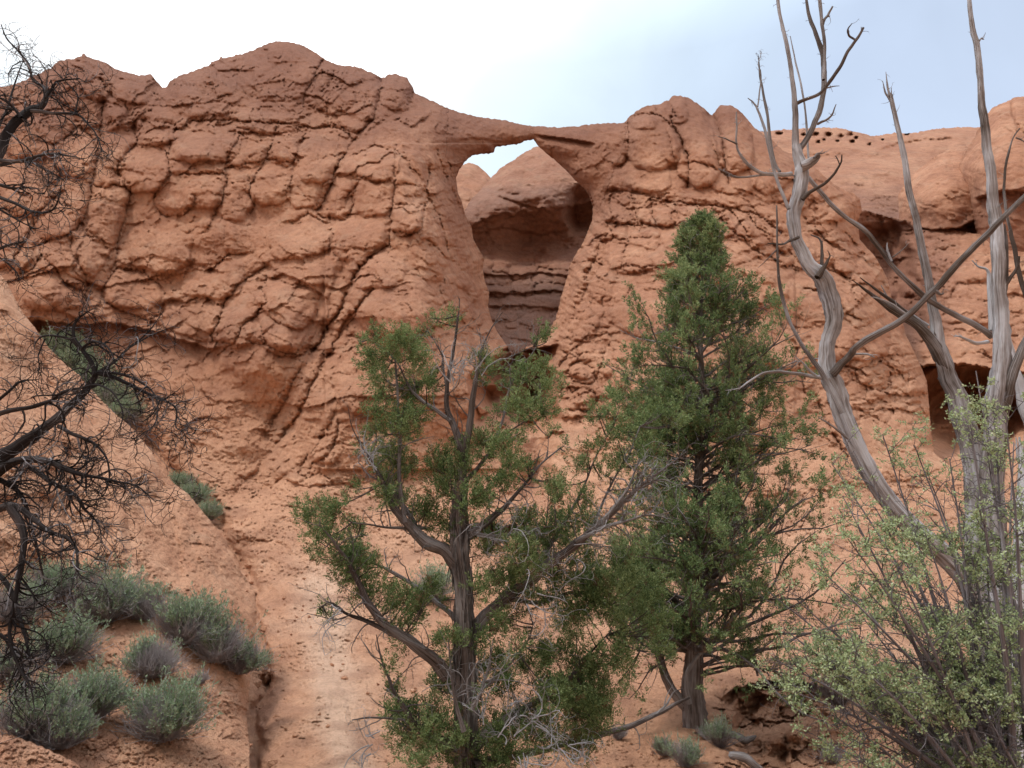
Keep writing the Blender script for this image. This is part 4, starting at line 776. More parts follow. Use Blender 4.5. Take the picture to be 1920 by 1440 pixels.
# ------------------------------------------------------------ nearer juniper with the forked trunk
YJ = 6.0
J1 = empty('juniper_tree', tuple(P(870, 1560, YJ-0.1)), 'open forked juniper with twisted shaggy limbs and silver dead twigs, nearest in the middle', 'tree')
X1, r1 = traced([(880,1600,90),(875,1500,80),(872,1400,74),(874,1300,68),(872,1200,64),(868,1120,58),(862,1050,60),(860,1000,56),(862,950,44),(864,900,38)], YJ, n=70)
Soup().add(*tubes(X1[None], r1[None], 52, 0.5, 15), tint=0.45).build('trunk', M_BARK, J1)
def strips(X, r, n, par, Lm=0.25):
    i = RG.randint(1, len(X)-3, n); a = RG.rand(n)*2*np.pi; T = norm(X[i+1]-X[i]); q = norm(np.cross(T, np.array([[0.,1,0.2]]))); w = np.cross(T, q); o = q*np.cos(a)[:,None]+w*np.sin(a)[:,None]
    A, AR = grow(X[i]+o*r[i][:,None]*0.98, T*RG.choice([-1,1], n)[:,None]+o*0.10, Lm*(0.3+RG.rand(n)), 0.0045, 7, 0.10, 0.0, 0.4); Soup().add(*tubes(A, AR, 4), tint=np.repeat(0.2+0.6*RG.rand(n), 28)) if 0 else None
    V_, F_, uv = tubes(A, AR, 4); Soup().add(V_, F_, uv, tint=np.repeat(0.2+0.6*RG.rand(n), 28)).build('bark_strips', M_BARK, par)
strips(X1, r1, 420, J1)
BR = [
 ([(864,905,36),(868,860,32),(862,830,30),(850,800,24),(840,770,20),(838,740,16),(842,700,12),(850,660,8),(858,610,5),(862,560,3)], (0,0.1), 10),
 ([(866,900,32),(872,850,30),(880,800,26),(885,760,22),(890,720,17),(898,685,11),(905,650,7),(925,610,4),(942,585,2)], (0,-0.1), 14),
 ([(845,790,16),(820,770,15),(795,755,14),(775,735,10),(760,710,7),(745,680,5),(720,655,4),(690,635,2)], (0,0.1), 8),
 ([(842,740,8),(832,700,8),(830,670,6),(815,640,5),(800,620,3)], (0.1,0.3), 5), ([(840,700,6),(850,650,5),(856,610,4),(856,592,2)], (0,-0.1), 4),
 ([(858,1060,50),(835,1035,42),(800,1015,36),(770,990,30),(745,960,26),(728,930,20),(715,900,15),(700,870,10),(680,840,6),(660,800,3),(652,760,2)], (0,-0.2), 22),
 ([(760,980,16),(752,930,15),(748,880,13),(750,830,12),(748,780,10),(745,730,8),(742,690,6),(740,650,3)], (-0.1,0.0), 10),
 ([(790,1010,20),(770,970,18),(745,935,18),(720,905,12)], (0.1,0.2), 10),
 ([(838,1270,42),(815,1240,40),(785,1215,36),(750,1190,30),(715,1165,26),(690,1130,24),(670,1090,18),(650,1050,13),(625,1015,8),(600,985,4)], (-0.1,-0.4), 16),
 ([(830,1245,24),(790,1215,22),(740,1190,18),(700,1170,15),(650,1150,10),(620,1130,6),(600,1140,2)], (-0.2,-0.2), 12),
 ([(860,1165,20),(820,1130,18),(780,1100,16),(740,1075,12),(710,1060,8),(670,1045,5)], (0.2,0.5), 5),
 ([(800,990,12),(740,990,9),(700,985,6),(660,980,3)], (0,-0.2), 4),
 ([(885,1190,50),(915,1150,46),(960,1115,40),(1000,1085,36),(1040,1050,34),(1080,1020,28),(1120,985,22),(1150,960,16),(1190,920,12),(1230,890,9),(1265,865,6),(1290,845,3)], (0.1,-0.5), 34),
 ([(1080,1015,16),(1130,990,12),(1180,975,9),(1220,965,6),(1262,975,2)], (-0.2,-0.6), 16), ([(1130,975,14),(1165,935,12),(1185,900,8),(1198,860,5)], (-0.3,-0.4), 10), ([(1200,915,8),(1240,900,6),(1275,910,3),(1300,900,2)], (-0.3,-0.6), 8),
 ([(870,1010,34),(905,985,26),(935,960,20),(965,930,14),(990,900,10),(1015,870,7),(1050,840,4)], (0,0.3), 22),
 ([(890,1000,14),(930,1005,12),(970,1000,8),(1010,990,6),(1060,985,3)], (0,-0.3), 12),
 ([(875,900,16),(910,860,13),(930,820,11),(945,780,9),(955,730,7),(975,690,5),(1000,660,4),(1010,635,3)], (0,0.3), 10), ([(905,830,8),(950,810,7),(985,790,5),(1015,765,3)], (0,-0.1), 6), ([(895,700,7),(930,680,6),(965,665,4),(1000,650,3)], (0,0.1), 5),
 ([(1000,1085,22),(1020,1040,18),(1045,1000,14),(1075,950,10),(1100,900,7),(1120,850,5),(1150,800,3)], (0,0.4), 8), ([(1110,990,12),(1150,900,8),(1180,850,6),(1200,800,4)], (0.1,0.3), 6),
 ([(880,1420,60),(840,1400,40),(800,1375,26),(770,1345,20),(745,1310,14),(728,1270,9),(712,1225,6),(706,1190,3)], (0,-0.4), 14),
 ([(885,1400,50),(930,1360,28),(980,1330,20),(1030,1300,15),(1080,1260,11),(1110,1220,8),(1140,1190,4)], (0,0.3), 12),
 ([(885,1440,40),(950,1420,26),(1020,1405,20),(1100,1385,18),(1170,1365,17),(1230,1340,14),(1270,1318,11),(1292,1308,6)], (-0.1,1.8), 10),
 ([(885,1300,16),(920,1280,12),(960,1240,8),(990,1200,6),(1000,1170,3)], (0,-0.2), 8), ([(1230,1340,7),(1250,1320,7),(1262,1300,5),(1280,1290,3)], (1.2,1.6), 2),
 ([(870,1370,20),(858,1330,14),(850,1290,10),(845,1250,6),(840,1200,3)], (-0.5,-0.6), 8), ([(885,1330,16),(905,1290,10),(915,1250,7),(925,1200,3)], (-0.5,-0.5), 8), ([(945,1120,18),(1010,1130,14),(1080,1110,11),(1130,1130,8),(1180,1180,5),(1200,1220,3)], (0.1,0.6), 14),
 ([(760,1350,8),(700,1345,6),(660,1350,3)], (-0.2,-0.4), 3), ([(712,1150,8),(680,1130,6),(640,1160,4),(575,1150,2)], (-0.3,-0.4), 4),
]
skel = []
for pts, dY, tw_ in BR:
    big = pts[0][2] > 20; X, r = branch_part('branch', pts, YJ, J1, M_BARK, dY, 12 if big else 7, 0.45, 0.45 if big else 0.6, tw_, (0.30,0.006), 0.35, 0.06)
    skel.append(X[len(X)//4:])
skel = np.concatenate(skel+[X1])
CL = """672 640 9,700 625 9,720 672 24,745 650 24,775 640 20,800 615 15,818 600 9,855 605 10,850 590 7,720 700 22,760 690 24,745 735 27,720 770 22,760 780 22,790 700 16,800 725 14,715 810 24,750 800 22,785 805 16,735 850 22,710 860 18,760 870 18,740 900 22,720 930 16,760 930 20,910 680 16,930 680 10,925 705 16,985 705 20,1010 630 12,1005 650 8,975 760 24,1020 750 24,1030 775 15,900 830 20,880 880 26,850 900 28,820 880 18,840 940 28,880 940 26,955 735 13,985 790 12,920 860 20,950 850 22,960 880 18,940 910 20,800 960 22,830 980 24,990 875 10,1060 845 10,1030 820 10,
600 970 20,590 1000 16,640 960 20,655 935 12,620 1010 18,655 990 18,600 1030 12,640 1050 20,670 1030 22,655 1080 22,690 1070 20,675 1110 20,700 1120 20,720 1150 18,740 1120 14,760 1150 20,750 1180 16,613 1140 10,617 1155 7,770 1110 18,800 1120 14,
930 1020 22,900 1040 22,960 1000 16,1000 975 22,1035 900 20,1040 930 16,980 1040 24,1020 1020 22,930 1070 26,900 1110 22,960 1080 22,1000 1070 22,1060 1000 22,1100 980 18,1090 880 16,1120 840 14,1125 775 12,1155 755 13,1150 790 15,1190 810 20,1160 830 18,1210 790 18,1240 780 14,1190 850 18,1220 850 16,1130 900 18,1090 930 16,1160 880 15,1260 800 14,
1040 1080 22,1080 1050 22,1120 1080 24,1160 1060 22,1100 1110 22,1150 1110 22,1060 1130 20,1010 1120 16,960 1150 16,930 1180 16,870 1210 22,850 1240 24,880 1260 24,830 1220 14,860 1290 26,890 1300 22,830 1300 18,800 1330 20,740 1290 14,730 1260 10,770 1340 20,760 1380 24,740 1360 16,790 1390 24,830 1380 24,870 1370 26,820 1420 24,860 1430 28,900 1400 26,940 1360 22,960 1300 18,990 1260 20,1000 1220 18,960 1240 14,1020 1290 20,1010 1340 24,1050 1320 24,1080 1350 26,1060 1380 22,1100 1300 24,1130 1340 22,1150 1290 20,1090 1260 20,1130 1250 18,1160 1240 18,1040 1230 18,1010 1380 22,970 1400 22,1060 1180 20,1100 1170 20,1150 1170 22,1190 1150 18,1180 1210 14,1200 1090 20,1220 1140 18,1230 1190 14,1240 1220 12,930 1430 22,1120 1380 12"""
C = []; DD = []; tone = []; st0 = []; st1 = []
CLs = [list(map(float, q.split())) for q in CL.replace('\n','').split(',')]
CLs += [[u+RG.uniform(-1.6,1.6)*r_, v+RG.uniform(-1.6,1.6)*r_, r_*0.55] for u, v, r_ in CLs if r_ > 11] + [[u+RG.uniform(-2.2,2.2)*r_, v+RG.uniform(-1.8,1.8)*r_, r_*0.8] for u, v, r_ in CLs if r_ > 11 and u > 930 and v > 980]
for q in CLs:
    u, v, rp = q; y = YJ + RG.uniform(-0.35, 0.35) + (0.3 if u > 1050 else 0)
    c = P(u, v, y); rm = rp*y/F*1.65; nearest = skel[np.argmin(((skel-c)**2).sum(1))]; st0.append(nearest); st1.append(c)
    n = max(9, int(0.15*rp**2*(0.55+0.7*RG.rand()))); o_ = norm(RG.randn(n,3))*rm*(RG.rand(n,1)**0.6)*np.array([1,1,1.1])+rm*0.35*RG.randn(3)
    C.append(c+o_*0.8); DD.append(o_/rm*0.9+0.5*RG.randn(n,3)+np.array([0,0,0.75])+0.4*norm(c-nearest)); tone.append(np.full(n, 0.34+0.34*RG.rand()))
lv, PT, RD = juniper_sprays(np.concatenate(C), np.concatenate(DD), 0.095, 32, 0.019, 0.0068, np.concatenate(tone))
Soup().add(*lv).build('foliage', M_JUN, J1, smooth=False)
st0, st1 = np.array(st0), np.array(st1); t = np.linspace(0,1,7)[None,:,None]; md = (st0+st1)/2 + np.array([0,0,-0.12])*np.linalg.norm(st1-st0,axis=1)[:,None]
TT = st0[:,None]*(1-t)**2+2*t*(1-t)*md[:,None]+st1[:,None]*t*t; TR = np.linspace(0.007,0.0025,7)[None]*np.ones((len(TT),1))
s = Soup(); s.add(*tubes(TT, TR, 5), tint=0.4); p0, d0, rr, b = kids(TT, TR, 5, (25,60), 0.5); T2, R2 = grow(p0, d0, 0.10, 0.002, 5, 0.3, 0.08); s.add(*tubes(T2, R2, 3), tint=0.4); s.build('branchlets', M_BARK, J1)
# tangles of silver dead twigs
def tangle(par, spots, Y, L, n1, n2, mat, tint, name='dead_twigs', up=0.02, r=0.005, spread=(1,1,1)):
    for u, v, du, dv_ in spots:
        c = P(u, v, Y); d = P(u+du, v+dv_, Y)-c; P0 = c+0.03*RG.randn(n1,3); D0 = norm(d)+0.45*RG.randn(n1,3)*np.array(spread)
        A, AR = grow(P0, D0, L*(0.4+0.9*RG.rand(n1)), r, 10, 0.32, up, 0.3, curl=0.9); s = Soup().add(*tubes(A, AR, 5), tint=tint)
        p0, d0, rr, b = kids(A, AR, n2, (25,65), 0.2); B_, BR_ = grow(p0, d0, L*0.45*(0.3+RG.rand(len(p0))), np.clip(rr, 0.0014, r*0.6), 8, 0.38, up, 0.35, curl=1.2); s.add(*tubes(B_, BR_, 4), tint=tint+0.08)
        p0, d0, rr, b = kids(B_, BR_, 2, (25,65), 0.2); C_, CR_ = grow(p0, d0, L*0.2*(0.3+RG.rand(len(p0))), 0.0013, 6, 0.4, up, 0.5, curl=1.4); s.add(*tubes(C_, CR_, 3), tint=tint+0.12)
        s.build(name, mat, par)
tangle(J1, [(700,880,-60,-90),(690,860,-60,-60),(860,700,10,-80),(850,720,-30,-70),(895,690,30,-80),(1180,940,90,-50),(1150,960,100,-10),(1100,1000,80,20),(1210,900,60,-60),(960,1000,70,-40),(930,1010,80,30),(900,1000,60,-40),(1080,1040,80,30),(1000,1070,80,30)], YJ-0.25, 0.42, 5, 4, M_TWIG, 0.72)
tangle(J1, [(950,1380,90,-40),(1000,1350,90,10),(1020,1400,60,20),(960,1330,70,-30),(700,1390,-30,10),(1000,1130,60,30),(640,1150,-80,0),(980,1420,50,60),(900,1350,-50,-60),(1060,1400,60,30)], YJ-0.5, 0.40, 5, 4, M_TWIG, 0.85)
# ------------------------------------------------------------ dead snags on the right
def snag(pts_trunk, Y, label, branches, base, k=36, name='dead_tree', ridge=0.5, tint=0.6, dY=None):
    t = empty(name, tuple(base), label, 'dead tree', 'bare weathered dead trees on the right')
    X, r = traced(pts_trunk, Y, dY, n=90, wob=0.01); sk = Soup().add(*tubes(X[None], r[None], k, ridge, RG.randint(90)), tint=tint)
    p0, d0, rr, b_ = kids(X[None], r[None], 18, (40,85), 0.15, 1.0); A, AR = grow(p0+0.0*d0, d0, 0.05+0.10*RG.rand(18)**2, np.clip(rr*0.35,0.003,0.012), 5, 0.25, 0.0, 0.25)
    sk.add(*tubes(A, AR, 5), tint=0.55).build('trunk', M_SILVER, t)
    for b in branches:
        pts, dy, tw = b[:3]; branch_part('branch', pts, Y, t, M_SILVER, dy, 10, 0.4, b[3] if len(b) > 3 else 0.5, tw*2+2, (0.08,0.004), 0.5, 0.0, 1)
    return t
YS = 6.6; WS = 0.60
snag([(2010,1540,70),(1960,1420,60),(1900,1260,58),(1850,1150,54),(1790,1060,50),(1720,1000,48),(1665,940,46),(1620,870,46),(1590,800,48),(1570,740,52),(1553,695,46),(1550,650,38),(1560,610,40),(1560,570,44),(1545,530,44),(1520,500,36),(1500,465,32),(1490,430,32),(1490,390,34),(1500,350,36),(1503,320,34),(1498,295,28),(1492,272,20)],
 YS, 'largest bare silver snag, thick S-curved trunk with many upright bare leaders against the sky', [
 ([(1492,280,20),(1491,230,16),(1490,190,14),(1483,130,12),(1472,70,10),(1462,25,9),(1456,-20,8),(1450,-70,5)], (0,0), 3), ([(1495,285,16),(1512,262,15),(1530,225,15),(1541,190,14),(1545,140,14),(1542,100,13),(1528,60,10),(1515,20,8),(1508,-40,5)], (0,0.2), 4, 0.35),
 ([(1544,150,9),(1546,90,9),(1541,40,9),(1536,-10,8),(1534,-60,5)], (0,0.1), 2, 0.5), ([(1493,194,10),(1515,185,9),(1538,175,9),(1558,150,9),(1575,125,8),(1590,95,8),(1605,75,7),(1619,52,6)], (0,-0.3), 2, 0.25), ([(1604,75,5),(1592,66,5),(1590,55,4),(1597,44,2)], (-0.2,-0.3), 0, 0.25),
 ([(1541,42,6),(1552,28,6),(1561,12,4)], (0.05,0), 0, .35), ([(1543,48,5),(1548,34,4),(1556,30,3)], (0.05,0), 0, .35), ([(1532,232,7),(1548,225,6),(1560,215,5),(1568,195,2)], (0.1,-0.1), 2, .35), ([(1548,166,4),(1562,162,3),(1574,161,1.5)], (0,0), 0), ([(1516,296,6),(1513,250,6),(1509,200,5),(1500,150,5),(1490,110,4),(1482,68,2)], (0.4,0.5), 0, .6),
 ([(1503,312,30),(1520,304,26),(1530,296,18),(1534,290,10)], (-0.1,-0.2), 0, .4), ([(1526,296,6),(1534,288,5),(1546,287,2)], (-0.2,-0.2), 0), ([(1504,374,12),(1520,360,10),(1545,345,9),(1565,325,7),(1576,305,5),(1579,290,3)], (-0.1,-0.3), 0, .25), ([(1575,310,3),(1570,298,3),(1566,292,2)], (-0.3,-0.3), 0, .3),
 ([(1484,326,14),(1455,327,12),(1430,325,11),(1405,310,10),(1388,290,8),(1381,270,6),(1381,240,5),(1381,210,3)], (0,-0.2), 3, .6), ([(1382,270,5),(1365,262,4),(1347,256,2)], (-0.15,-0.2), 0, .4), ([(1440,327,7),(1415,330,6),(1385,332,6),(1365,325,5),(1347,316,3)], (0,-0.2), 1, .55),
 ([(1462,322,9),(1450,300,9),(1444,260,9),(1438,210,8),(1430,170,6),(1425,140,5),(1422,105,2)], (0,0.15), 4, .4), ([(1479,392,10),(1462,350,9),(1452,320,9),(1442,280,8),(1432,235,7),(1420,205,6),(1412,192,4),(1402,184,2)], (-0.1,-0.1), 3, .5), ([(1421,200,4),(1424,175,4),(1427,150,3),(1426,130,2)], (-0.1,-0.1), 0), ([(1425,140,3),(1422,118,2),(1428,98,1.5)], (0.1,0.1), 6, .6),
 ([(1560,702,26),(1580,680,22),(1596,665,20),(1605,650,18),(1640,628,17),(1690,600,16),(1730,565,16),(1755,540,18),(1800,490,16),(1850,440,15),(1900,390,14),(1960,335,12),(2030,280,8)], (-0.1,-0.9), 3, .28), ([(1603,664,7),(1625,664,6),(1640,670,3)], (-0.2,-0.2), 0, .55), ([(1754,545,10),(1764,552,6),(1771,549,2)], (-0.6,-0.6), 0, .3),
 ([(1580,775,18),(1548,710,14),(1520,670,12),(1500,640,10),(1480,600,9),(1468,560,10),(1460,520,8),(1458,480,7),(1457,450,6),(1456,385,4)], (-0.3,-0.3), 2, .4), ([(1497,445,9),(1480,452,7),(1465,458,6),(1440,456,3)], (-0.1,-0.3), 2, .3), ([(1458,465,4),(1445,480,3),(1422,502,1.5)], (-0.3,-0.3), 0, .4),
 ([(1555,712,16),(1530,706,12),(1490,700,9),(1455,697,8),(1430,700,7),(1405,715,6),(1385,728,4),(1360,732,2)], (-0.1,-0.3), 4, .55), ([(1530,705,9),(1518,695,8),(1505,680,5),(1490,668,2)], (-0.2,-0.3), 2, .8), ([(1532,520,20),(1542,505,16),(1550,492,9),(1556,480,4),(1552,470,2)], (-0.1,-0.15), 0, .2), ([(1541,500,10),(1541,475,8),(1538,450,5),(1520,440,3)], (0,0.1), 0, .2),
 ([(1515,332,10),(1535,355,12),(1560,385,11),(1590,410,11),(1625,435,13),(1645,460,12),(1675,500,12),(1710,535,13),(1745,565,14),(1790,590,14),(1830,610,15),(1860,630,16)], (0.3,0.6), 3, .45), ([(1672,490,6),(1664,470,5),(1663,455,2)], (0.4,0.4), 0, .7), ([(1673,482,4),(1690,470,3),(1704,455,1.5)], (0.4,0.4), 0, .4),
 ([(1590,822,8),(1575,810,6),(1555,795,5),(1535,783,3)], (-0.2,-0.3), 0, .5)],
 P(1960,1540,YS))
YT = 7.3; WS = 0.58
snag([(1872,1500,130),(1865,1330,110),(1858,1150,100),(1845,1000,84),(1832,900,62),(1815,820,50),(1795,750,44),(1775,700,40),(1760,650,34),(1752,600,28),(1745,550,22),(1735,500,20),(1722,440,18),(1708,370,17),(1697,310,15),(1685,250,12),(1674,200,10),(1668,175,8)],
 YT, 'pale straight pole-like snag between two others, splintered tip and a dark torn stub halfway up', [
 ([(1668,180,7),(1664,160,5),(1661,135,1.5)], (0,0), 0, .6), ([(1670,190,5),(1660,172,4),(1655,152,1.5)], (0,0), 0, .5), ([(1672,195,5),(1671,180,4),(1671,165,1.5)], (0,0), 0, .5),
 ([(1772,690,34),(1752,650,32),(1725,615,28),(1690,590,22),(1655,568,15),(1625,545,8),(1598,525,2)], (0,-0.2), 0, .3), ([(1750,630,16),(1715,600,16),(1680,570,12),(1645,545,8),(1612,520,2)], (0.1,0.0), 0, .2), ([(1740,610,10),(1700,585,9),(1670,565,6),(1652,535,2)], (0.15,0.1), 0, .65), ([(1700,590,8),(1672,570,6),(1648,560,5),(1632,556,2)], (-0.2,-0.2), 0, .6)],
 P(1865,1500,YT), 22, tint=.5)
snag([(1878,1500,66),(1870,1330,60),(1868,1150,58),(1862,1000,56),(1860,900,52),(1865,800,50),(1872,720,44),(1876,640,38),(1874,560,34),(1870,480,32),(1866,420,28),(1862,360,25),(1852,280,21),(1845,220,18),(1838,160,14),(1832,90,12),(1824,50,11),(1818,0,9),(1812,-60,6)],
 YT-0.35, 'tallest bare grey snag near the right edge, rising out of the frame', [
 ([(1868,830,30),(1885,760,26),(1900,700,24),(1915,660,20),(1945,600,16),(1990,540,10)], (0,-0.2), 0, .35), ([(1880,540,12),(1895,520,9),(1908,498,7),(1910,480,6)], (0,-0.1), 0, .35),
 ([(1852,640,10),(1830,643,9),(1812,636,8),(1798,630,5),(1788,632,2)], (0,-0.2), 2, .8), ([(1860,620,14),(1857,570,14),(1855,530,12),(1852,508,8),(1835,500,5),(1822,488,2)], (0.25,0.3), 0, .85), ([(1884,560,9),(1887,500,9),(1886,450,8),(1884,420,3)], (0.1,0.1), 0, .35),
 ([(1835,78,5),(1840,72,4),(1845,74,2)], (0,0), 0, .6)],
 P(1870,1500,YT-0.35), 20, tint=.5)
snag([(2070,1480,56),(2050,1250,52),(1990,1000,46),(1960,880,44),(1935,790,36),(1910,720,24),(1895,660,18),(1888,620,10)], YT+0.5, 'short bleached white trunk leaning behind the tallest snag', [([(1925,760,12),(1905,700,9),(1888,640,5),(1884,600,2)], (0.1,0.1), 0, .8)], P(1990,1000,YT+.5), 16, tint=.9)
snag([(1905,1500,62),(1908,1300,58),(1912,1150,50),(1916,1050,44),(1920,960,34),(1918,900,22),(1916,860,14),(1912,820,4)], YT-0.8, 'bleached white stump with a forked broken top at the right edge', [([(1916,880,8),(1908,850,6),(1905,820,2)], (0,0), 0, .9), ([(1918,870,8),(1922,840,6),(1921,810,2)], (0,0), 0, .9)], P(1905,1500,YT-.8), 16, tint=.95)
snag([(2030,1480,30),(2020,1100,24),(1990,800,18),(1960,680,14),(1935,590,12),(1915,530,11),(1903,470,10),(1893,430,9),(1884,380,7),(1883,340,6),(1888,300,6),(1897,265,4),(1912,240,3)], YT+0.3, 'thin crooked dark dead sapling beside the tallest snag', [([(1905,258,4),(1915,262,3),(1925,270,1.5)], (0,0), 3, .3)], P(1960,680,YT+.3), 8, tint=.25)

# ------------------------------------------------------------ blackened bare shrub reaching in from the left
YD = 4.1; WS = 0.52
DB = empty('dead_shrub', tuple(P(-160, 1500, YD)), 'blackened bare shrub with drooping tangled twigs reaching in from the left edge', 'dead shrub')
DBR = [
 ([(-290,1800,90),(-260,1500,84),(-230,1280,78),(-200,1100,70)], (0,0), 4), ([(-205,1110,60),(-170,900,50),(-140,700,44),(-120,560,40)], (0,0), 8),
 ([(-120,560,40),(-60,400,34),(-10,300,28),(10,260,26),(30,228,24),(55,208,20),(75,200,17),(88,182,13),(82,165,10),(62,150,8),(52,118,7),(30,92,5),(12,70,4),(2,45,2)], (0,.3), 16),
 ([(86,185,10),(98,165,7),(110,152,6),(150,147,3)], (0,0), 6), ([(60,208,12),(100,212,8),(145,215,7),(168,235,5),(185,262,4),(190,285,2)], (0,-.2), 12), ([(140,215,5),(145,180,4),(120,150,3),(90,120,2)], (0,0), 4), ([(40,220,9),(18,195,7),(-10,178,5)], (0,0), 6),
 ([(-10,300,12),(40,302,9),(80,290,8),(115,290,6),(150,296,2)], (0,-.3), 10), ([(0,310,10),(50,302,7),(85,318,6),(120,338,3)], (0,.1), 8), ([(-20,340,10),(20,352,8),(55,352,4)], (0,0), 6), ([(-30,360,12),(20,378,9),(60,396,7),(95,395,6),(110,372,4),(117,335,2)], (0,-.3), 8), ([(-20,380,8),(20,405,6),(66,430,2)], (0,0), 4),
 ([(-40,300,14),(-20,270,10),(0,230,8),(15,200,6),(30,150,4),(45,110,2)], (.2,.5), 8), ([(-30,480,9),(10,462,8),(35,455,7),(50,450,3)], (0,0), 5), ([(-20,470,7),(10,490,5),(30,510,4),(37,525,2)], (0,0), 4),
 ([(-200,1100,70),(-110,980,60),(-50,910,52),(0,860,46),(40,832,36),(75,808,30),(110,782,26),(145,748,22),(172,715,20),(178,700,17),(168,675,14),(150,650,12),(137,625,10),(143,602,8),(160,588,5),(176,578,2)], (0,0), 22),
 ([(176,702,13),(195,692,10),(215,678,8),(240,655,7),(270,630,5),(290,608,3),(306,584,2)], (0,.3), 8), ([(245,650,5),(285,628,4),(330,610,1.5)], (.1,.3), 2), ([(180,700,14),(215,708,12),(250,725,10),(285,742,9),(312,752,7),(330,768,5),(330,800,4),(345,812,3),(350,840,1.5)], (0,-.2), 20), ([(185,700,10),(225,702,8),(262,715,7),(290,740,5),(295,780,4),(280,805,3),(235,832,2)], (0,-.4), 14),
 ([(148,652,8),(130,636,7),(105,630,6),(78,632,5),(62,650,2)], (0,0), 6), ([(85,635,5),(72,665,4),(75,695,2)], (0,0), 3), ([(150,655,8),(175,640,7),(200,650,5),(215,675,3)], (0,-.2), 6),
 ([(-40,800,16),(0,775,14),(50,765,12),(95,752,11),(118,735,9),(150,728,7),(185,722,6),(215,740,5),(230,775,4),(225,805,2)], (-.3,-.5), 12), ([(-20,765,9),(15,735,8),(40,715,6),(72,712,2)], (0,0), 6),
 ([(-80,960,34),(-20,900,28),(20,870,24),(60,862,20),(100,868,17),(140,885,14),(180,895,10),(225,903,7),(262,915,5),(292,942,2)], (0,-.4), 26), ([(50,870,18),(90,900,15),(135,925,12),(160,955,8),(185,985,5),(192,1020,2)], (0,-.3), 20),
 ([(-60,1010,26),(-10,960,24),(30,950,20),(70,980,14),(105,1002,11),(132,1012,9),(146,1045,7),(138,1085,4),(130,1120,2)], (0,-.5), 22), ([(20,950,26),(42,1000,22),(40,1060,16),(28,1130,12),(18,1190,10),(32,1245,8),(58,1290,5),(66,1335,2)], (-.2,-.4), 20), ([(-40,1060,20),(10,1090,14),(35,1150,11),(48,1200,8),(55,1245,5),(40,1290,2)], (0,-.3), 14),
 ([(-60,880,22),(0,900,16),(40,930,12),(60,990,9),(75,1050,6),(85,1100,3)], (0,.2), 14), ([(-40,1180,14),(0,1190,10),(30,1220,7),(45,1260,4),(50,1300,2)], (0,0), 10), ([(110,800,12),(140,815,10),(175,830,8),(200,860,6),(205,900,4),(195,930,2)], (0,-.2), 14),
]
for pts, dy, tw_ in DBR:
    X, r = traced(pts, YD, dy); s = Soup().add(*tubes(X[None], r[None], 9, 0.4, RG.randint(90)), tint=0.42)
    n1 = int(tw_*1.7)+1
    p0, d0, rr, b = kids(X[None], r[None], n1, (35,85), 0.2, 1.0); d0 = d0 + np.array([0.1,0,-0.15])
    A, AR = grow(p0, d0, 0.26*(0.35+0.9*RG.rand(len(p0))), np.clip(rr, 0.002, 0.006), 10, 0.30, -0.05, 0.3, curl=0.9); V_, F_, uv = tubes(A, AR, 5); s.add(V_, F_, uv, tint=np.repeat(0.3+0.65*RG.rand(len(A))**2, 50))
    p0, d0, rr, b = kids(A, AR, 3, (30,70), 0.2); B_, BR_ = grow(p0, d0, 0.19*(0.35+0.9*RG.rand(len(p0))), 0.0019, 8, 0.35, -0.05, 0.4, curl=1.2); V_, F_, uv = tubes(B_, BR_, 4); s.add(V_, F_, uv, tint=np.repeat(0.3+0.55*RG.rand(len(B_))**2, 32))
    p0, d0, rr, b = kids(B_, BR_, 2, (30,70), 0.2); C_, CR_ = grow(p0, d0, 0.07*(0.4+RG.rand(len(p0))), 0.0013, 6, 0.4, -0.02, 0.5, curl=1.2); s.add(*tubes(C_, CR_, 3), tint=0.45)
    s.build('branch', M_BURNT, DB)
tangle(DB, [(200,690,80,-20),(60,120,-10,-60),(110,760,90,-10),(60,860,90,20),(100,900,60,60),(60,980,30,70),(20,1100,40,60)], YD-0.1, 0.36, 2, 2, M_TWIG, 0.75, r=0.004)

# ------------------------------------------------------------ leafy shrub on the right
YL = 4.5; WS = 1.0
SB = empty('leafy_shrub', tuple(P(1890, 1600, YL)), 'big leafy shrub with thin grey stems and small pale green leaves filling the lower right', 'shrub')
tips = [(1440,1110),(1450,1235),(1470,1290),(1560,1340),(1540,1390),(1495,1125),(1530,1060),(1590,1010),(1560,870),(1600,845),(1640,950),(1655,815),(1715,835),(1740,890),(1780,860),(1830,695),(1862,740),(1850,850),(1900,830),(1915,950),(1800,950),(1735,1000),(1680,1060),(1610,1090),(1690,1150),(1760,1130),(1850,1040),(1935,1090),(1690,1290),(1640,1390),(1780,1390),(1870,1230),(1600,1240),(1560,1180),(1700,1400),(1850,1340),(1500,1205),(1620,1160),(1740,1230),(1820,800),(1885,780),(1660,1340),(1600,1420),(1470,1180),(1580,930),(1545,1280),(1625,1310)]
L1 = []; R1_ = []
for (u, v) in tips:
    bu = 1890+RG.uniform(-60,70); bv = 1560; dy = RG.uniform(-0.6,0.6); m1 = (bu+(u-bu)*0.30+RG.uniform(-15,15), bv+(v-bv)*0.36); m2 = (bu+(u-bu)*0.68, bv+(v-bv)*0.74+RG.uniform(-10,10)); d_ = math.hypot(u-bu, v-bv)
    X, r = traced([(bu,bv,4+d_*0.011,0),(m1[0],m1[1],3.5+d_*0.007,dy*.4),(m2[0],m2[1],3.8,dy*.8),(u,v,1.6,dy)], YL, n=18); L1.append(X); R1_.append(r)
L1 = np.array(L1); R1_ = np.array(R1_); s = Soup().add(*tubes(L1, R1_, 7, 0.2), tint=0.5)
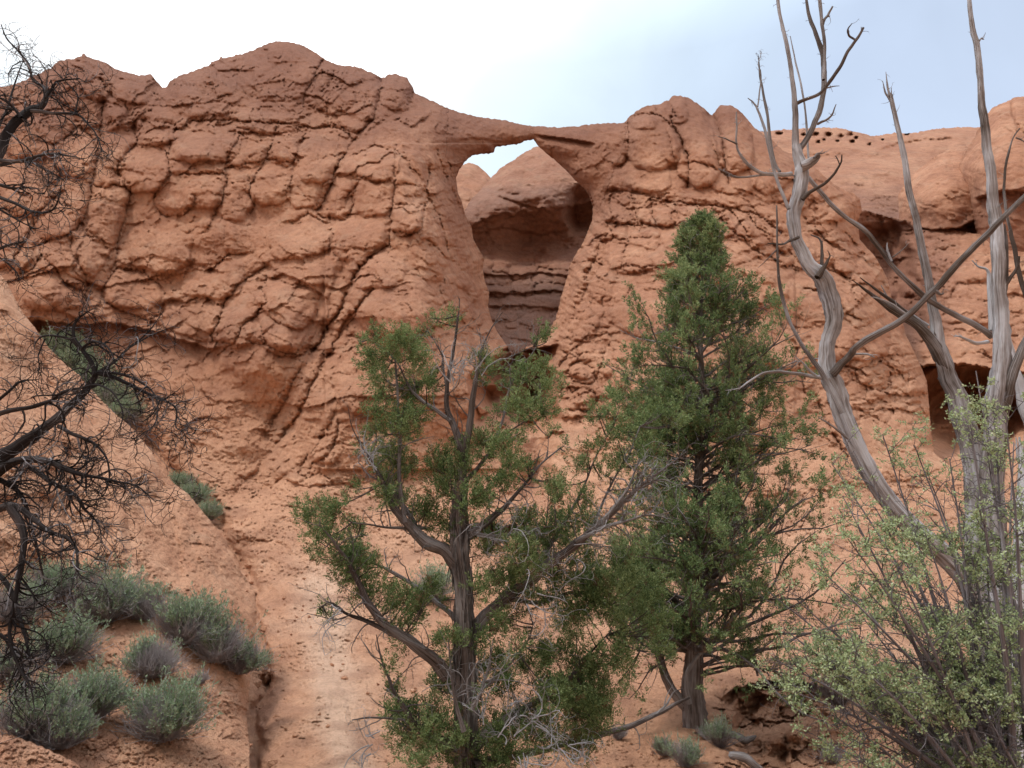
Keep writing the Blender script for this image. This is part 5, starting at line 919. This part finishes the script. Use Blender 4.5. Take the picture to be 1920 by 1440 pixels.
p0, d0, rr, b = kids(L1, R1_, 22, (25,65), 0.22, 1.0); A, AR = grow(p0, d0, 0.30*(0.3+0.8*RG.rand(len(p0))), np.clip(rr,0.002,0.004), 8, 0.35, 0.0, 0.35); s.add(*tubes(A, AR, 4), tint=0.45)
p0, d0, rr, b = kids(A, AR, 6, (40,80), 0.15); B_, BR_ = grow(p0, d0, 0.09*(0.3+RG.rand(len(p0))), 0.0018, 5, 0.45, 0.0, 0.5); s.add(*tubes(B_, BR_, 3), tint=0.45); s.build('stems', M_SHRUBW, SB)
src = np.concatenate([B_[:,2:].reshape(-1,3), A[:,3:].reshape(-1,3)[RG.rand(len(A)*5) < 0.35]]); k = fbm(src[:,0]*3, src[:,2]*3, 5, 2)+0.5*RG.rand(len(src)) > 0.20; src = src[k]
c = np.repeat(src, 6, 0)+0.007*RG.randn(len(src)*6,3); d = RG.randn(len(c),3)+np.array([0,0,0.5])
Soup().add(*leaves(c, d, 0.0155*(0.6+0.9*RG.rand(len(c))), 0.0095*(0.7+0.6*RG.rand(len(c))), np.clip(0.5+0.22*RG.randn(len(c)), 0, 1))).build('leaves', M_SHRUBL, SB, smooth=False)

# ------------------------------------------------------------ low brush
def brush(c, rad, label, group, dry=0.3, seed=0, lean=(0,0,0), n=None, lf=1.0):
    e = empty('brush_plant', tuple(c), label, 'bush', group); n = int((n or 150)*1.5)
    a = RG.rand(n)*2*np.pi; el = np.arccos(1-RG.rand(n)*0.95); D = np.stack([np.cos(a)*np.sin(el), np.sin(a)*np.sin(el), np.cos(el)*0.8+0.15], -1)+np.array(lean)
    p0 = np.asarray(c)+rad*0.12*RG.randn(n,3)*np.array([1,1,0.2]); A, AR = grow(p0, D, rad*(0.55+0.45*RG.rand(n)+0.5*pn(a*1.1+seed*3.1, el*2+seed, seed)), 0.0016+rad*0.005, 7, 0.26, 0.07, 0.35)
    s = Soup().add(*tubes(A, AR, 3), tint=0.5); q0, d0, rr, b = kids(A, AR, 4, (15,45), 0.3); B_, BR_ = grow(q0, d0+np.array([0,0,0.25]), rad*0.38*(0.4+RG.rand(len(q0))), 0.001+rad*0.003, 5, 0.25, 0.1, 0.5)
    s.add(*tubes(B_, BR_, 3), tint=0.6); s.build('stems', M_SAGEW, e)
    g = fbm(B_[:,-1,0]*2.6/rad*0.5+seed*3.3, B_[:,-1,2]*2.6/rad*0.5, seed+1, 2)*1.3 + 1.0*(B_[:,-1,2]-c[2])/rad - 0.62 + 0.25*RG.randn(len(B_)); k = g > dry-0.10
    src = B_[k]; per = int(16*lf)
    if len(src):
        t = RG.randint(1,5,(len(src),per)); c_ = src[np.arange(len(src))[:,None], t].reshape(-1,3)+rad*0.015*RG.randn(len(src)*per,3); dd = np.repeat(norm(src[:,-1]-src[:,0]), per, 0)+0.55*RG.randn(len(c_),3)+np.array([0,0,0.3])
        Soup().add(*leaves(c_, dd, rad*0.085*(0.6+0.8*RG.rand(len(c_))), rad*0.020, np.clip(0.5+0.25*RG.randn(len(c_)), 0, 1))).build('foliage', M_SAGE, e, smooth=False)
    return e
G1 = 'grey-green brush on the near left hillside'
for i, (u, v, r_, lab, dry) in enumerate([
 (190,1165,72,'wide grey-green bush at the upper end of the clump, just under the dead branches',0.35),(268,1160,44,'small green-topped bush right of the widest upper bush',0.3),(345,1205,62,'tall rounded bush at the middle of the hillside clump',0.3),(405,1240,58,'dense twiggy bush in the middle of the right-hand row',0.35),
 (450,1262,44,'rightmost bush of the hillside, overhanging the gully head',0.35),(285,1268,52,'mostly bare bush with tangled stems below the tall rounded bush',0.6),(120,1240,56,'bright green-tipped bush left of the bare slope patch',0.25),(175,1345,58,'leaning bush with grey stems in the lower clump',0.4),
 (305,1385,70,'lowest rounded bush with dark green tufts, standing alone on bare soil',0.35),(60,1385,72,'broad bushy mass at the lower left corner',0.4),(118,1400,50,'twiggy grey bush between the corner mass and the leaning bush',0.5),(28,1165,52,'bush half hidden behind the dead branches at the left edge',0.3),(375,1282,20,'tiny dry leafless tuft under the right-hand row',1.6),(15,1270,44,'dark bush against the left edge below the dead branches',0.4),(95,1120,44,'topmost bush behind the drooping dead twigs',0.3)]):
    y = ground_Y(max(u,-400), v, 'hillside')-0.05; c = P(u, v, y); brush(c, r_*y/F*1.18, lab, G1, dry, i, (0.05,-0.15,0.1), n=260 if r_ > 30 else 60)
G2 = 'brush at the foot of the cliff'
for i, (u, v, r_, lab) in enumerate([(112,680,44,'topmost sage-coloured bush behind the hillside edge, under the ledge'),(145,708,44,'second bush down the strip behind the hillside edge'),(172,738,42,'middle bush of the strip behind the hillside edge'),(203,768,40,'fourth bush down the strip behind the hillside edge'),(232,796,34,'lowest grey bush of the strip behind the hillside edge'),
    (338,920,24,'uppermost of three pale bushes along the slope crease'),(362,945,28,'middle of three pale bushes along the slope crease'),(392,975,24,'lowest of three pale bushes along the slope crease')]):
    y = ground_Y(u, v)-0.35; brush(P(u, v, y), r_*y/F*1.2, lab, G2, -0.3, 30+i, (0,-0.3,0.2), n=200, lf=1.3)
G3 = 'small brush near the juniper trunks'
for i, (u, v, r_, lab, dry) in enumerate([(815,1125,44,'pale blue-green bush behind the forked juniper trunk',0.0),(1350,1400,30,'grassy green tuft at the foot of the tall juniper trunk',0.2),(1325,1385,16,'small green sprig right beside the tall juniper trunk',-0.2),(1245,1415,22,'thin pale grey weed left of the tall juniper foot',0.3),(1285,1435,30,'low silvery weed on the bank at the bottom edge',0.1),(1570,1320,36,'dry brown tuft beneath the leafy shrub',1.2),(1160,1385,16,'small dry tuft under the fallen juniper limb',1.5),(1560,1430,22,'wispy dry stalks right of the hollow at the bottom edge',1.6)]):
    y = ground_Y(u, v)-0.04; brush(P(u, v, y), r_*y/F*1.2, lab, G3, dry, 60+i, (0,-0.2,0.2), n=130)

# ------------------------------------------------------------ gravel lying on the clay
def gravel(k, u0, u1, v0, v1, n, mat, seed):
    rs = np.random.RandomState(seed); us = rs.uniform(u0, u1, n*3); vs_ = rs.uniform(v0, v1, n*3); g = fbm(us/70, vs_/70, seed, 3)+0.5*rs.rand(n*3); i = np.argsort(-g)[:n]; us, vs_ = us[i], vs_[i]
    A, B, YY = GR[k]; iu = np.clip(np.searchsorted(A, us), 0, len(A)-1); iv = np.clip(np.searchsorted(B, vs_), 0, len(B)-1); y = YY[iv, iu]-0.01; c = P(us, vs_, y)
    r = (1.0+3.4*rs.rand(n)**4)*y/F; o_ = np.array([[1,0,0],[-1,0,0],[0,1,0],[0,-1,0],[0,0,1],[0,0,-1]], float); D = o_[None]*r[:,None,None]*(0.5+0.8*rs.rand(n,6,1))+0.25*r[:,None,None]*rs.randn(n,6,3)
    Fq = np.array([[0,2,4],[2,1,4],[1,3,4],[3,0,4],[2,0,5],[1,2,5],[3,1,5],[0,3,5]]); o = mesh('gravel', (c[:,None]+D).reshape(-1,3), (Fq[None]+np.arange(n)[:,None,None]*6).reshape(-1,3), mat, smooth=False, attrs={'zone': np.repeat(rs.rand(n)*0.6, 6)}); tag(o, kind='stuff')
gravel('slope', 300, 1920, 880, 1440, 1500, M_SLOPE, 5); gravel('hillside', 0, 470, 1000, 1440, 700, M_SPUR, 6)
# ------------------------------------------------------------ loose stones and broken wood
def rock(u, v, rpx, label, sq=(1,0.8,0.7), seed=0, mat=None, name='rock', group=None, k='slope'):
    y = ground_Y(u, v, k)-rpx*0.3*ground_Y(u, v, k)/F; c = P(u, v, y); r = rpx*y/F; n, m = 26, 18; th = np.linspace(0,2*np.pi,n,endpoint=False); ph = np.linspace(0.02,np.pi-0.02,m)
    T, H = np.meshgrid(th, ph); D = np.stack([np.cos(T)*np.sin(H), np.sin(T)*np.sin(H), np.cos(H)], -1); rs = np.random.RandomState(seed); pl = norm(rs.randn(11,3)); cut = 0.62+0.25*rs.rand(11)
    q = np.min(np.where((D@pl.T) > 0.05, cut/np.maximum(D@pl.T, 0.05), 9), axis=-1); q = np.minimum(q, 1.15)*(1+0.06*pn(T*3+seed, H*5, seed % 50)*np.sin(H)); X = D*q[...,None]*r*np.array(sq)
    a = rs.rand()*0.8-0.4; X = X@np.array([[math.cos(a),0,math.sin(a)],[0,1,0],[-math.sin(a),0,math.cos(a)]])
    id_ = np.arange(n*m).reshape(m,n); nx = np.roll(id_,-1,1); Fq = np.stack([id_[:-1], id_[1:], nx[1:], nx[:-1]], -1).reshape(-1,4)
    o = mesh(name, (X+c).reshape(-1,3)-c, Fq, mat or M_SPUR, attrs={'zone': np.zeros(n*m)}, smooth=False); o.location = c; return tag(o, label, 'rock', group)
GR_ = 'loose stones in the gully and on the slope'
for i, (u, v, r_, lab) in enumerate([(492,1272,17,'largest block jammed across the gully'),(505,1262,11,'smaller block lying on top of the jammed gully block'),(480,1283,11,'flat stone under the jammed gully block'),(500,1290,9,'angular stone hanging at the lip of the gully drop'),(497,1178,9,'pale chip lodged in the narrow upper gully'),(468,1092,7,'stone where the gully crease begins'),(460,1080,5,'tiny stone just above the start of the gully'),
    (775,1296,6,'small whitish stone left of the forked trunk'),(622,1247,4,'small pinkish stone on the central slope rill'),(647,1272,7,'flat stone beside the central slope rill'),(512,1430,9,'stone on the gully floor at the bottom edge'),(555,1378,6,'lone pebble on the pale slope patch'),(570,1085,4,'tiny dark pebble high on the pale slope'),(1225,1395,4,'pebble left of the tall juniper foot'),(690,1300,4,'pebble on the slope above the lowest juniper limb')]):
    rock(u, v, r_, lab, seed=100+i*7, group=GR_)
for pts, lab in [([(1369,1376,1),(1371,1378,12),(1385,1383,12),(1398,1388,10),(1410,1384,8),(1418,1380,3)], 'short bleached root stub poking from the hollow wall'), ([(1367,1415,1),(1370,1417,10),(1392,1420,13),(1412,1432,12),(1432,1452,10),(1445,1470,4)], 'tan broken log lying at the bottom of the hollow')]:
    X, r = traced(pts, ground_Y(pts[0][0], pts[0][1])-0.15, n=22); V_, F_, uv = tubes(X[None], r[None], 12, 0.5, 9); o = mesh('log', V_, F_, M_SILVER, None, True, uv, {'tint': np.full(len(V_), 0.5)}); tag(o, lab, 'log')
# ------------------------------------------------------------ wide ground that carries on behind and around
bm_v = []; bm_f = []
n = 48; rr = [0.0, 3, 6, 12, 30, 80, 200, 700]
vs_ = []
for r_ in rr:
    for k in range(n):
        a = 2*math.pi*k/n; vs_.append((r_*math.cos(a), r_*math.sin(a)-1.0, -2.35 - 0.004*r_))
fs_ = []
for i in range(len(rr)-1):
    for k in range(n): fs_.append((i*n+k, (i+1)*n+k, (i+1)*n+(k+1)%n, i*n+(k+1)%n))
o = mesh('ground', vs_, fs_, M_SLOPE); tag(o, kind='structure')
